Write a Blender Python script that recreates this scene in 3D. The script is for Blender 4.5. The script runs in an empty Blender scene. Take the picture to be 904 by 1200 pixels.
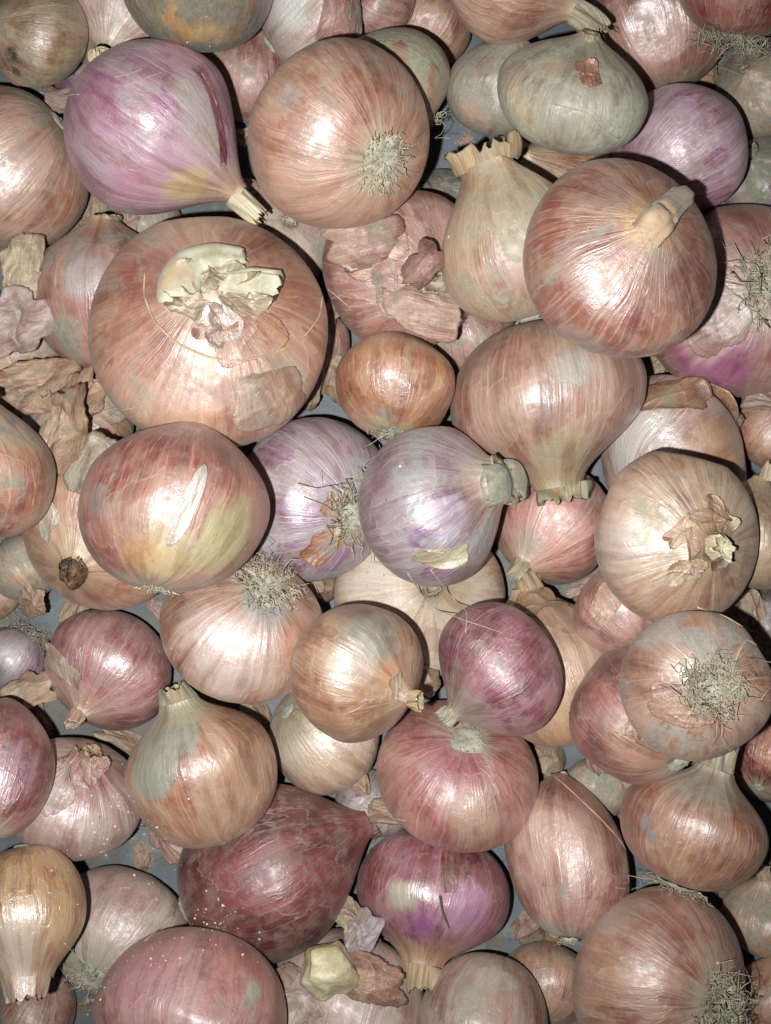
import bpy, math, random
import numpy as np
from mathutils import Vector, Matrix
from mathutils.bvhtree import BVHTree

# ------------------------------------------------------------------ camera, light, exposure
SC = bpy.context.scene
COL = SC.collection
PW, PH = 904.0, 1200.0          # the photograph's own pixel grid, used to lay the heap out
CAMH = 0.45                     # lens height above the ground (m)
FPX = 1560.0                    # focal length in those pixels
cam_d = bpy.data.cameras.new('camera')
cam = bpy.data.objects.new('camera', cam_d); COL.objects.link(cam)
cam.location = (0, 0, CAMH)
cam_d.sensor_fit = 'HORIZONTAL'; cam_d.sensor_width = 36.0
cam_d.lens = 36.0 * FPX / PW
cam_d.clip_start = 0.01; cam_d.clip_end = 20.0
SC.camera = cam

world = bpy.data.worlds.new('World'); SC.world = world; world.use_nodes = True
world.node_tree.nodes['Background'].inputs[0].default_value = (0.75, 0.85, 1.0, 1)
world.node_tree.nodes['Background'].inputs[1].default_value = 0.012

fl_d = bpy.data.lights.new('phone_flash', 'SPOT')
fl = bpy.data.objects.new('phone_flash', fl_d); COL.objects.link(fl)
fl.location = (-0.026, -0.014, CAMH + 0.003)
fl_d.energy = 10.2
fl_d.color = (0.985, 1.0, 0.995)
fl_d.shadow_soft_size = 0.0032
fl_d.spot_size = math.radians(82); fl_d.spot_blend = 1.0
fl.rotation_euler = (Vector((-0.02, 0.012, 0.05)) - fl.location).to_track_quat('-Z', 'Y').to_euler()

SC.view_settings.view_transform = 'Standard'
SC.view_settings.look = 'None'
SC.view_settings.exposure = 0.0
SC.view_settings.gamma = 1.0
SC.render.engine = 'CYCLES'
SC.cycles.use_denoising = True
SC.cycles.max_bounces = 5
SC.cycles.diffuse_bounces = 3

# ------------------------------------------------------------------ helpers
def lin(c):
    o = []
    for v in c[:3]:
        v = v / 255.0
        o.append(v / 12.92 if v <= 0.04045 else ((v + 0.055) / 1.055) ** 2.4)
    return (o[0], o[1], o[2], 1.0)

def px_ray(u, v):
    return Vector(((u - PW / 2) / FPX, -(v - PH / 2) / FPX, -1.0)).normalized()

CAM = Vector((0, 0, CAMH))

class NT:
    """tiny node-tree helper"""
    def __init__(s, name):
        s.m = bpy.data.materials.new(name); s.m.use_nodes = True
        s.t = s.m.node_tree; s.n = s.t.nodes; s.n.clear()
        s.out = s.n.new('ShaderNodeOutputMaterial')
        s.b = s.n.new('ShaderNodeBsdfPrincipled')
        s.t.links.new(s.b.outputs[0], s.out.inputs[0])
    def set(s, sock, v):
        if isinstance(v, bpy.types.NodeSocket): s.t.links.new(v, sock)
        else: sock.default_value = v
    def attr(s, name):
        a = s.n.new('ShaderNodeAttribute'); a.attribute_name = name
        return a.outputs['Vector']
    def vmul(s, a, b):
        n = s.n.new('ShaderNodeVectorMath'); n.operation = 'MULTIPLY'; s.set(n.inputs[0], a); s.set(n.inputs[1], b); return n.outputs[0]
    def vadd(s, a, b):
        n = s.n.new('ShaderNodeVectorMath'); n.operation = 'ADD'; s.set(n.inputs[0], a); s.set(n.inputs[1], b); return n.outputs[0]
    def vdist(s, a, b):
        n = s.n.new('ShaderNodeVectorMath'); n.operation = 'DISTANCE'; s.set(n.inputs[0], a); s.set(n.inputs[1], b); return n.outputs['Value']
    def vnorm(s, a):
        n = s.n.new('ShaderNodeVectorMath'); n.operation = 'NORMALIZE'; s.set(n.inputs[0], a); return n.outputs[0]
    def m2(s, op, a, b, clamp=False):
        n = s.n.new('ShaderNodeMath'); n.operation = op; n.use_clamp = clamp; s.set(n.inputs[0], a); s.set(n.inputs[1], b); return n.outputs[0]
    def ss(s, x, a, b, lo=0.0, hi=1.0):
        n = s.n.new('ShaderNodeMapRange'); n.interpolation_type = 'SMOOTHSTEP'
        s.set(n.inputs[0], x); n.inputs[1].default_value = a; n.inputs[2].default_value = b
        n.inputs[3].default_value = lo; n.inputs[4].default_value = hi; return n.outputs[0]
    def noise(s, vec, scale, detail=3.0, rough=0.55, dist=0.0, color=False):
        n = s.n.new('ShaderNodeTexNoise'); s.set(n.inputs['Vector'], vec)
        n.inputs['Scale'].default_value = scale; n.inputs['Detail'].default_value = detail
        n.inputs['Roughness'].default_value = rough; n.inputs['Distortion'].default_value = dist
        return n.outputs['Color' if color else 'Fac']
    def voro(s, vec, scale, out='Distance', feature='F1'):
        n = s.n.new('ShaderNodeTexVoronoi'); n.feature = feature; s.set(n.inputs['Vector'], vec); n.inputs['Scale'].default_value = scale; return n.outputs[out]
    def mix(s, f, a, b, blend='MIX'):
        n = s.n.new('ShaderNodeMix'); n.data_type = 'RGBA'; n.blend_type = blend
        s.set(n.inputs[0], f); s.set(n.inputs[6], a); s.set(n.inputs[7], b); return n.outputs[2]
    def sep(s, v):
        n = s.n.new('ShaderNodeSeparateXYZ'); s.set(n.inputs[0], v); return n.outputs
    def bump(s, h, strength, dist):
        n = s.n.new('ShaderNodeBump'); n.inputs['Strength'].default_value = strength; n.inputs['Distance'].default_value = dist
        s.set(n.inputs['Height'], h); return n.outputs[0]

# ------------------------------------------------------------------ materials
PAL = {  # base, deep streak, blotch, vein, shoulder near the neck
 'copper': ((198,142,112), (164,100,76), (204,158,128), (226,190,160), (206,172,128)),
 'rosy':   ((188,124,108), (150,84,76),  (200,154,138), (226,186,172), (206,174,138)),
 'tan':    ((200,160,128), (170,122,92), (208,180,154), (226,200,172), (204,176,138)),
 'red':    ((144,64,56),   (104,36,34),  (160,88,78),   (196,132,116), (190,140,110)),
 'maroon': ((108,38,44),   (70,20,26),   (124,54,60),   (164,92,92), (120,50,50)),
 'purple': ((184,124,158), (134,70,112), (204,174,186), (226,198,214), (208,184,140)),
 'lilac':  ((178,152,166), (142,104,134),(186,180,178), (220,206,214), (198,176,160)),
 'cream':  ((220,200,178), (198,166,138),(224,212,198), (234,222,206), (206,180,140)),
 'grey':   ((166,162,148), (142,134,118),(180,168,148), (200,196,184), (176,160,130)),
 'olive':  ((104,98,80),   (74,68,54),   (164,108,44),  (150,140,112), (120,104,80)),
 'gold':   ((206,156,104), (178,118,70), (216,184,140), (232,204,160), (214,184,140)),
 'pale':   ((210,180,172), (182,138,132),(214,196,190), (230,212,206), (206,186,160)),
}

def dust(c, k=-0.06):
    l = 0.3 * c[0] + 0.55 * c[1] + 0.15 * c[2]
    return tuple(min(255, w * (q + (l - q) * k)) for q, w in zip(c, (0.912, 0.908, 0.894)))

def skin_mat(name, pal, seed, patches=(), dirt=0.3, specks=0.15, rough=0.40, veins=16, veinamt=0.4, blotch=0.55,
             neckamt=0.8, dirtcol=(150,148,132), paper=False, ior=1.95):
    A, B, C, V, N = [lin(dust(c)) for c in pal]
    T = NT(name)
    rnd = random.Random(seed)
    off = (rnd.uniform(-50, 50), rnd.uniform(-50, 50), rnd.uniform(-50, 50))
    sk = T.attr('skin'); po = T.attr('np')
    sko = T.vadd(sk, off); poo = T.vadd(po, off)
    s = T.sep(sk)[2]
    wob = T.noise(poo, 1.6, 3, 0.5)
    # warp the streak coordinates a little so that no streak is a ruled line
    warp = T.vmul(T.noise(poo, 2.2, 1, 0.5, color=True), (0.12, 0.12, 0.12))
    skw = T.vadd(sko, warp)
    fine = T.noise(T.vmul(skw, (10, 10, 0.6)), 1.0, 3, 0.6)
    hair = T.noise(T.vmul(skw, (30, 30, 0.7)), 1.0, 2, 0.6)
    band = T.noise(T.vmul(skw, (2.6, 2.6, 0.5)), 1.0, 2, 0.55)
    blo = T.noise(T.vadd(T.vmul(poo, (0.9, 0.9, 0.9)), T.vmul(skw, (1.5, 1.5, 0.2))), 1.0, 3, 0.5, 0.3)
    col = T.mix(T.ss(fine, 0.38, 0.62), A, B)
    col = T.mix(T.ss(band, 0.40, 0.66, 0, 0.75), col, B)
    col = T.mix(T.ss(blo, 0.43, 0.60, 0, blotch), col, C)
    col = T.mix(T.ss(hair, 0.54, 0.72, 0, 0.55), col, V)
    col = T.mix(T.ss(hair, 0.46, 0.30, 0, 0.5), col, T.mix(1.0, col, lin((176, 146, 134)), 'MULTIPLY'))
    # meridian veins
    uvn = T.n.new('ShaderNodeUVMap')
    u = T.sep(uvn.outputs[0])[0]
    uu = T.m2('ADD', T.m2('MULTIPLY', u, float(int(veins * 1.35))), T.m2('MULTIPLY', wob, 0.9))
    fr = T.m2('FRACT', uu, 0.0)
    ln = T.m2('ABSOLUTE', T.m2('SUBTRACT', fr, 0.5), 0.0)
    vein = T.ss(ln, 0.0, 0.055, 1.0, 0.0)
    vmask = T.m2('MULTIPLY', vein, T.ss(T.noise(poo, 2.7, 2), 0.40, 0.58, 0.05, min(0.95, veinamt * 1.5)))
    col = T.mix(vmask, col, V)
    # where the outermost layer has worn off: a ragged step that follows the fibres
    lay_x = T.m2('ADD', T.noise(poo, 1.15, 3, 0.5, 0.3), T.m2('MULTIPLY', T.m2('SUBTRACT', fine, 0.5), 0.22))
    lay = T.ss(lay_x, 0.535, 0.545)
    lay2 = T.ss(lay_x, 0.430, 0.422)
    rim = T.m2('MULTIPLY', T.ss(lay_x, 0.520, 0.536), T.ss(lay_x, 0.552, 0.538))
    col = T.mix(T.m2('MULTIPLY', lay, 0.42), col, T.mix(0.5, C, V))
    col = T.mix(T.m2('MULTIPLY', lay2, 0.5), col, T.mix(1.0, col, lin((200, 164, 146)), 'MULTIPLY'))
    col = T.mix(T.m2('MULTIPLY', rim, 0.22), col, lin((214, 198, 178)))
    # straw shoulder round the neck, pale ring round the root
    sn = T.m2('ADD', s, T.m2('MULTIPLY', T.m2('SUBTRACT', fine, 0.5), 0.22))
    col = T.mix(T.ss(sn, 0.80, 1.0, 0.0, neckamt), col, N)
    col = T.mix(T.ss(sn, 0.15, 0.05, 0.0, 0.8), col, lin((178, 168, 142)))
    # named stains and colour areas
    pn = T.vnorm(po)
    edge = T.m2('ADD', T.m2('SUBTRACT', T.noise(poo, 3.4, 4, 0.65), 0.5), T.m2('MULTIPLY', T.m2('SUBTRACT', fine, 0.5), 1.1))
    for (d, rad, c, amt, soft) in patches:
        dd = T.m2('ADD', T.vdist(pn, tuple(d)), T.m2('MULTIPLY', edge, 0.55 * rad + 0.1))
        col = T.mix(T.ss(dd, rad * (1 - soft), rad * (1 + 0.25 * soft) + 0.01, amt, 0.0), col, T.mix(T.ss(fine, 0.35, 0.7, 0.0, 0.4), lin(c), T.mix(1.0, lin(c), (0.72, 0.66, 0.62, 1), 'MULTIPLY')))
    # browned and bruised areas of the skin itself
    bru = T.noise(T.vadd(poo, T.vmul(skw, (3.0, 3.0, 0.3))), 1.0, 3, 0.5, 0.2)
    col = T.mix(T.ss(bru, 0.46, 0.66, 0.0, 0.6), col, T.mix(1.0, col, lin((190, 160, 142)), 'MULTIPLY'))
    # dust film and grime
    dn = T.noise(poo, 2.3, 6, 0.68, 0.3)
    dirt = min(1.0, dirt * 1.25 + 0.13)
    zone = T.ss(T.noise(poo, 0.9, 2, 0.5), 0.62 - 0.3 * dirt, 0.72 - 0.3 * dirt, 0.12, 1.0)
    dmask = T.ss(dn, 0.60 - 0.22 * dirt, 0.74 - 0.22 * dirt, 0.0, min(0.92, 0.42 + 0.7 * dirt))
    dmask = T.m2('MULTIPLY', dmask, zone)
    col = T.mix(dmask, col, T.mix(T.ss(T.noise(poo, 12.0, 4, 0.7), 0.4, 0.62), lin(dirtcol), T.mix(1.0, lin(dirtcol), (0.74, 0.71, 0.67, 1), 'MULTIPLY')))
    fn = T.noise(poo, 5.0, 5, 0.72)
    film = T.ss(fn, 0.40, 0.68, 0.03, 0.32)
    col = T.mix(film, col, lin((160, 150, 134)))
    # dark fly specks and small scabs
    wr = T.noise(poo, 9.0, 5, 0.7, 1.0)
    vn = T.n.new('ShaderNodeTexVoronoi'); T.set(vn.inputs['Vector'], poo); vn.inputs['Scale'].default_value = 7.5
    scab = T.m2('MULTIPLY', T.ss(vn.outputs['Distance'], 0.05, 0.12, 1.0, 0.0), T.ss(T.sep(vn.outputs['Color'])[0], 0.86, 0.9))
    col = T.mix(T.m2('MULTIPLY', scab, 0.6), col, lin((84, 66, 54)))
    # pale dust specks of uneven size
    if specks > 0.02:
        vn = T.n.new('ShaderNodeTexVoronoi'); T.set(vn.inputs['Vector'], T.vadd(poo, T.vmul(T.noise(poo, 40, 1, color=True), (0.02, 0.02, 0.02)))); vn.inputs['Scale'].default_value = 60.0
        wcs = T.sep(vn.outputs['Color'])
        dd = T.m2('SUBTRACT', vn.outputs['Distance'], T.m2('MULTIPLY', T.m2('POWER', wcs[1], 4.0), 0.34))
        lo = 1.0 - 0.5 * specks
        wsp = T.m2('MULTIPLY', T.ss(dd, -0.06, 0.10, 1.0, 0.0), T.ss(wcs[0], lo - 0.04, lo))
        wsp = T.m2('MULTIPLY', wsp, T.ss(dn, 0.50, 0.60, 0.0, 0.8))
        col = T.mix(wsp, col, lin((206, 198, 188)))
    # fine scratches / wrinkles
    T.set(T.b.inputs['Base Color'], col)
    r = T.m2('ADD', T.m2('ADD', T.m2('MULTIPLY', dmask, 0.35), T.ss(fn, 0.42, 0.62, -0.04, 0.14)), T.ss(wr, 0.3, 0.7, rough + 0.05, rough + 0.17), True)
    T.set(T.b.inputs['Roughness'], r)
    T.b.inputs['IOR'].default_value = ior
    T.b.inputs['Coat Weight'].default_value = 0.12 if not paper else 0.03
    T.b.inputs['Coat Roughness'].default_value = max(0.12, rough - 0.12)
    T.set(T.b.inputs['Specular IOR Level'], T.m2('MULTIPLY', T.m2('SUBTRACT', 0.95, T.m2('MULTIPLY', dmask, 0.75)), T.ss(fn, 0.42, 0.66, 1.0, 0.55)))
    T.b.inputs['Sheen Weight'].default_value = 0.07
    T.b.inputs['Sheen Roughness'].default_value = 0.45
    T.b.inputs['Sheen Tint'].default_value = lin((224, 212, 200))
    h = T.m2('ADD', T.m2('MULTIPLY', fine, 1.5), T.m2('MULTIPLY', hair, 0.55))
    h = T.m2('ADD', h, T.m2('MULTIPLY', wr, 0.9 if not paper else 1.8))
    h = T.m2('ADD', h, T.m2('MULTIPLY', lay, -0.35))
    nb = T.bump(h, 0.5, 0.00045)
    T.set(T.b.inputs['Normal'], nb)
    if paper:      # thin dry skin lets light through
        tr = T.n.new('ShaderNodeBsdfTranslucent'); T.set(tr.inputs['Color'], col); T.set(tr.inputs['Normal'], nb)
        mx = T.n.new('ShaderNodeMixShader'); mx.inputs[0].default_value = 0.10
        T.t.links.new(T.b.outputs[0], mx.inputs[1]); T.t.links.new(tr.outputs[0], mx.inputs[2]); T.t.links.new(mx.outputs[0], T.out.inputs[0])
    return T.m

def plain_mat(name, c1, c2, scale, rough=0.7, bump=0.5, c3=None, bd=0.0004, sheen=0.2):
    T = NT(name)
    tc = T.n.new('ShaderNodeTexCoord').outputs['Object']
    n1 = T.noise(tc, scale, 6, 0.65, 0.4)
    col = T.mix(T.ss(n1, 0.35, 0.66), lin(c1), lin(c2))
    if c3:
        col = T.mix(T.ss(T.noise(tc, scale * 0.45, 5, 0.6, 0.5), 0.5, 0.66), col, lin(c3))
    T.set(T.b.inputs['Base Color'], col)
    T.b.inputs['Roughness'].default_value = rough
    T.b.inputs['Sheen Weight'].default_value = sheen
    T.set(T.b.inputs['Normal'], T.bump(n1, bump, bd))
    return T.m

M_HAIR = plain_mat('dry_root', (196,186,160), (146,132,106), 260, 0.8, 0.3)
M_HAIR_T = plain_mat('dry_root_straw', (204,186,150), (160,136,100), 260, 0.75, 0.3)
M_HAIR_D = plain_mat('dry_root_dark', (92,76,58), (60,48,38), 260, 0.8, 0.3)
M_PLATE = plain_mat('root_plate', (176,176,158), (140,138,120), 420, 0.9, 0.9, (192,186,162))
def neck_mat(name, c1, c2, c3):
    T = NT(name)
    sk = T.attr('skin'); tc = T.n.new('ShaderNodeTexCoord').outputs['Object']
    st = T.noise(T.vadd(T.vmul(sk, (9, 9, 0.8)), T.vmul(tc, (60, 60, 60))), 1.0, 4, 0.65)
    fi = T.noise(T.vadd(T.vmul(sk, (15, 15, 1.0)), T.vmul(tc, (50, 50, 50))), 1.0, 3, 0.6)
    bl = T.noise(tc, 210, 5, 0.65, 0.4)
    col = T.mix(T.ss(st, 0.36, 0.64), lin(c1), lin(c2))
    col = T.mix(T.ss(bl, 0.46, 0.62, 0, 0.8), col, lin(c3))
    col = T.mix(T.ss(fi, 0.50, 0.32, 0, 0.5), col, T.mix(1.0, col, lin((176, 158, 140)), 'MULTIPLY'))
    T.set(T.b.inputs['Base Color'], col); T.b.inputs['Roughness'].default_value = 0.72
    h = T.m2('ADD', T.m2('MULTIPLY', fi, 0.8), T.m2('MULTIPLY', st, 0.8)); h = T.m2('ADD', h, T.m2('MULTIPLY', bl, 0.5))
    T.set(T.b.inputs['Normal'], T.bump(h, 0.4, 0.0005))
    return T.m
M_NECKG = neck_mat('neck_fibre_grey', (176,172,150), (138,130,106), (156,128,92))
M_NECKS = neck_mat('neck_fibre_straw', (188,164,130), (148,120,90), (158,148,124))
M_NECKW = neck_mat('neck_fibre_pale', (214,210,184), (182,170,138), (204,174,136))
M_NECKD = neck_mat('neck_fibre_dark', (96,78,60), (60,46,36), (150,112,74))
M_CORK = plain_mat('dry_cork_straw', (196,168,136), (164,132,102), 240, 0.7, 0.7, (182,166,138), 0.0008)
M_CORKW = plain_mat('dry_sheath_pale', (206,204,180), (172,164,134), 150, 0.6, 0.6, (198,172,138), 0.0007)
M_CORKG = plain_mat('dry_cork_grey', (164,164,146), (126,124,106), 300, 0.85, 0.9, (148,134,108), 0.0009)
M_CRUMB = plain_mat('crumb', (226,220,208), (190,180,164), 900, 0.85, 0.3)
M_CRUMBD = plain_mat('soil_crumb', (120,108,90), (74,64,52), 900, 0.9, 0.3)

# ------------------------------------------------------------------ mesh building
def new_obj(name, V, F, mat, parent=None, smooth=True, uv=None, skin=None, npos=None, loc=None):
    me = bpy.data.meshes.new(name)
    me.from_pydata([tuple(map(float, v)) for v in V], [], F)
    if smooth: me.polygons.foreach_set('use_smooth', [True] * len(me.polygons))
    if uv is not None:
        L = me.uv_layers.new(name='UVMap')
        L.data.foreach_set('uv', np.asarray(uv, dtype=np.float32).ravel())
    for nm, arr in (('skin', skin), ('np', npos)):
        if arr is not None:
            a = me.attributes.new(nm, 'FLOAT_VECTOR', 'POINT')
            a.data.foreach_set('vector', np.asarray(arr, dtype=np.float32).ravel())
    me.materials.append(mat); me.update()
    o = bpy.data.objects.new(name, me); COL.objects.link(o)
    if parent is not None: o.parent = parent
    if loc is not None: o.location = loc
    return o

def tag(o, label, cat, group=None, kind=None):
    if label: o['label'] = label
    if cat: o['category'] = cat
    if group: o['group'] = group
    if kind: o['kind'] = kind

def tubes(paths, rads, sides=4, taper=0.35):
    V, F = [], []
    for P, r in zip(paths, rads):
        P = np.asarray(P, float); n = len(P); b = len(V)
        T = np.gradient(P, axis=0); T /= np.linalg.norm(T, axis=1)[:, None] + 1e-12
        ref = np.array([0.31, 0.83, 0.46])
        for i in range(n):
            a = np.cross(T[i], ref); a /= np.linalg.norm(a) + 1e-12; c = np.cross(T[i], a)
            rr = r * (1 - (1 - taper) * (i / (n - 1)))
            for k in range(sides):
                t = 2 * math.pi * k / sides
                V.append(P[i] + rr * (math.cos(t) * a + math.sin(t) * c))
        for i in range(n - 1):
            for k in range(sides):
                k2 = (k + 1) % sides
                F.append((b + i * sides + k, b + i * sides + k2, b + (i + 1) * sides + k2, b + (i + 1) * sides + k))
        F.append(tuple(b + k for k in range(sides))[::-1]); F.append(tuple(b + (n - 1) * sides + k for k in range(sides)))
    return V, F

def wiggle(rng, n, amp):
    """smooth random signal on 0..1"""
    f = rng.uniform(0.5, 4.0, 4); p = rng.uniform(0, 6.28, 4); a = rng.uniform(0.3, 1, 4) / (0.6 + f * 0.5)
    t = np.linspace(0, 1, n)
    return amp * sum(a[i] * np.sin(6.28 * f[i] * t + p[i]) for i in range(4))

class Onion:
    """one bulb: a lumpy solid of revolution with a local +Z axis from root to neck; lengths in units of its radius"""
    def __init__(s, seed, hb, ht, nr, k1, k2, lump, pleat):
        s.rng = np.random.default_rng(seed)
        s.hb, s.ht, s.nr, s.lump, s.pleat = hb, ht, nr, lump, pleat
        t = np.linspace(0, 1, 60)
        def bez(p0, p1, p2, p3):
            p0, p1, p2, p3 = map(np.array, (p0, p1, p2, p3)); q = t[:, None]
            return (1-q)**3*p0 + 3*q*(1-q)**2*p1 + 3*q*q*(1-q)*p2 + q**3*p3
        a = bez((0.09, -hb), (0.60, -hb * 1.03), (1.0, -hb * 0.58), (1, 0))
        b = bez((1, 0), (1, ht * k1), (nr * 1.15, ht * k2), (nr, ht))
        pr = np.vstack([a, b[1:]])
        d = np.r_[0, np.cumsum(np.linalg.norm(np.diff(pr, axis=0), axis=1))]
        s.sv = d / d[-1]; s.pr = pr
        s.pang = np.arctan2(pr[:, 1], pr[:, 0])      # latitude table for dir -> s
        r = s.rng
        s.lk = r.normal(0, 1, (7, 3)) * 1.5; s.lp = r.uniform(0, 6.28, 7); s.la = r.uniform(0.5, 1, 7) / 7
        s.pk = r.integers(5, 19, 5); s.pp = r.uniform(0, 6.28, 5); s.pa = r.uniform(0.4, 1, 5)
        s.rk = r.integers(9, 30, 5); s.rp = r.uniform(0, 6.28, 5)
        s.dents = [(lambda q: q / np.linalg.norm(q))(r.normal(0, 1, 3)) for _ in range(3)]
        s.da = r.uniform(-0.055, 0.015, 3); s.dw = r.uniform(0.25, 0.6, 3)
        s.flats = [((lambda q: q / np.linalg.norm(q))(r.normal(0, 1, 3) * np.array([1, 1, 0.45])), r.uniform(0.90, 0.97)) for _ in range(3)]
        s.skew = r.normal(0, 0.045, 2)
        s.ell = r.uniform(-0.03, 0.03)
    def at(s, th, sv):
        r = np.interp(sv, s.sv, s.pr[:, 0]); z = np.interp(sv, s.sv, s.pr[:, 1])
        x, y = r * np.cos(th), r * np.sin(th)
        P = np.stack([x, y, z], -1)
        m = 1 + s.lump * sum(s.la[i] * np.sin(P @ s.lk[i] + s.lp[i]) for i in range(7)) * 2.2
        for d, a, w in zip(s.dents, s.da, s.dw):
            q = P / (np.linalg.norm(P, axis=-1, keepdims=True) + 1e-9)
            m = m + a * np.exp(-((1 - q @ d) / (w * w)) ** 2)
        up = np.clip((sv - 0.60) / 0.36, 0, 1) ** 1.6; dn = np.clip((0.16 - sv) / 0.14, 0, 1)
        pl = sum(s.pa[i] * np.sin(s.pk[i] * th + s.pp[i] + 1.5 * sv) for i in range(5)) / 5
        rl = sum(np.sin(s.rk[i] * th + s.rp[i]) for i in range(5)) / 5
        fine = sum(np.sin((s.rk[i] + 8) * th + s.rp[i] * 2) for i in range(5)) / 5
        rad = m + s.pleat * up * pl * 0.55 / np.maximum(r, 0.25) * np.minimum(r, 1) + 0.05 * dn * rl + 0.0035 * fine
        W = np.stack([x * rad * (1 + s.ell), y * rad * (1 - s.ell), z * m], -1)
        for d, k in s.flats:
            q = W @ d - k
            W = W - np.where(q > 0, q * 0.7, 0.0)[..., None] * d
        W[..., 0] += s.skew[0] * np.sin(z * 1.5); W[..., 1] += s.skew[1] * np.sin(z * 1.5)
        return W
    def grid(s, nth, ns):
        th = np.linspace(0, 2 * math.pi, nth, endpoint=False)
        sv = np.linspace(0, 1, ns) ** 1.0
        TH, S = np.meshgrid(th, sv)
        P = s.at(TH.ravel(), S.ravel())
        F, uv = [], []
        for j in range(ns - 1):
            for i in range(nth):
                i2 = (i + 1) % nth
                F.append((j*nth+i, j*nth+i2, (j+1)*nth+i2, (j+1)*nth+i))
                a, b = i / nth, (i + 1) / nth; c, d = sv[j], sv[j+1]
                uv += [(a, c), (b, c), (b, d), (a, d)]
        F.append(tuple(range(nth))[::-1]); uv += [(0.5, 0)] * nth
        sk = np.stack([np.cos(TH.ravel()), np.sin(TH.ravel()), S.ravel()], -1)
        return P, F, uv, sk
    def dir2ts(s, d):
        th = np.arctan2(d[..., 1], d[..., 0]); la = np.arctan2(d[..., 2], np.hypot(d[..., 0], d[..., 1]))
        return th, np.interp(la, s.pang, s.sv)

def view_frame(u, v):
    r = px_ray(u, v); zz = -r
    xx = Vector((1, 0, 0)); xx = (xx - zz * xx.dot(zz)).normalized(); yy = zz.cross(xx)
    return Matrix((xx, yy, zz)).transposed()      # columns: right, up, to the lens

def axis_frame(ax, roll):
    ax = Vector(ax).normalized()
    h = Vector((0, 0, 1)) if abs(ax.z) < 0.9 else Vector((0, 1, 0))
    x = h.cross(ax).normalized(); y = ax.cross(x)
    M = Matrix((x, y, ax)).transposed()
    return M @ Matrix.Rotation(roll, 3, 'Z')

# ------------------------------------------------------------------ the heap: every thing slides down its sight line until it touches
PV, PF = [np.array([[-2, -2, 0], [2, -2, 0], [2, 2, 0], [-2, 2, 0.0]])], [[(0, 1, 2, 3)]]
pcount = 4
HV, HF = [], []       # fine bulb meshes, to lay strands and crumbs on
hcount = 0
_bvh = None

def bvh_all():
    global _bvh
    if _bvh is None:
        _bvh = BVHTree.FromPolygons([tuple(p) for p in np.vstack(PV)], [f for fs in PF for f in fs])
    return _bvh

def add_placed(V, F):
    global pcount, _bvh
    PV.append(np.asarray(V)); PF.append([tuple(i + pcount for i in f) for f in F]); pcount += len(V); _bvh = None

def settle(u, v, rpx, V, F, R3, sink):
    """V in units of the radius, local frame; returns world centre and radius in metres"""
    ray = px_ray(u, v); rn = np.array(ray); Rm = np.array(R3)
    W = V @ Rm.T
    allV = np.vstack(PV)
    ext = np.linalg.norm(V, axis=1).max()
    zc = 0.26
    for it in range(3):
        D = (CAMH - zc); R = rpx * D / FPX
        c = np.array(CAM) + rn * (D / -ray.z)
        X = c + W * R
        tree = bvh_all(); best = 9.0
        for p in X:
            h = tree.ray_cast(Vector(p), ray)
            if h[3] is not None and h[3] < best: best = h[3]
        own = BVHTree.FromPolygons([tuple(p) for p in X], F)
        q = allV - c; q = q - np.outer(q @ rn, rn)
        near = allV[np.linalg.norm(q, axis=1) < ext * R]
        for p in near:
            h = own.ray_cast(Vector(p), -ray)
            if h[3] is not None and h[3] < best: best = h[3]
        if best > 8: best = 0
        zc = zc + best * ray.z
        if it < 2: zc += 0.03
    zc += (sink * ray.z)
    D = (CAMH - zc); R = rpx * D / FPX
    return CAM + ray * (D / -ray.z), R

ONIONS = {}
NSEED = [100]

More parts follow.
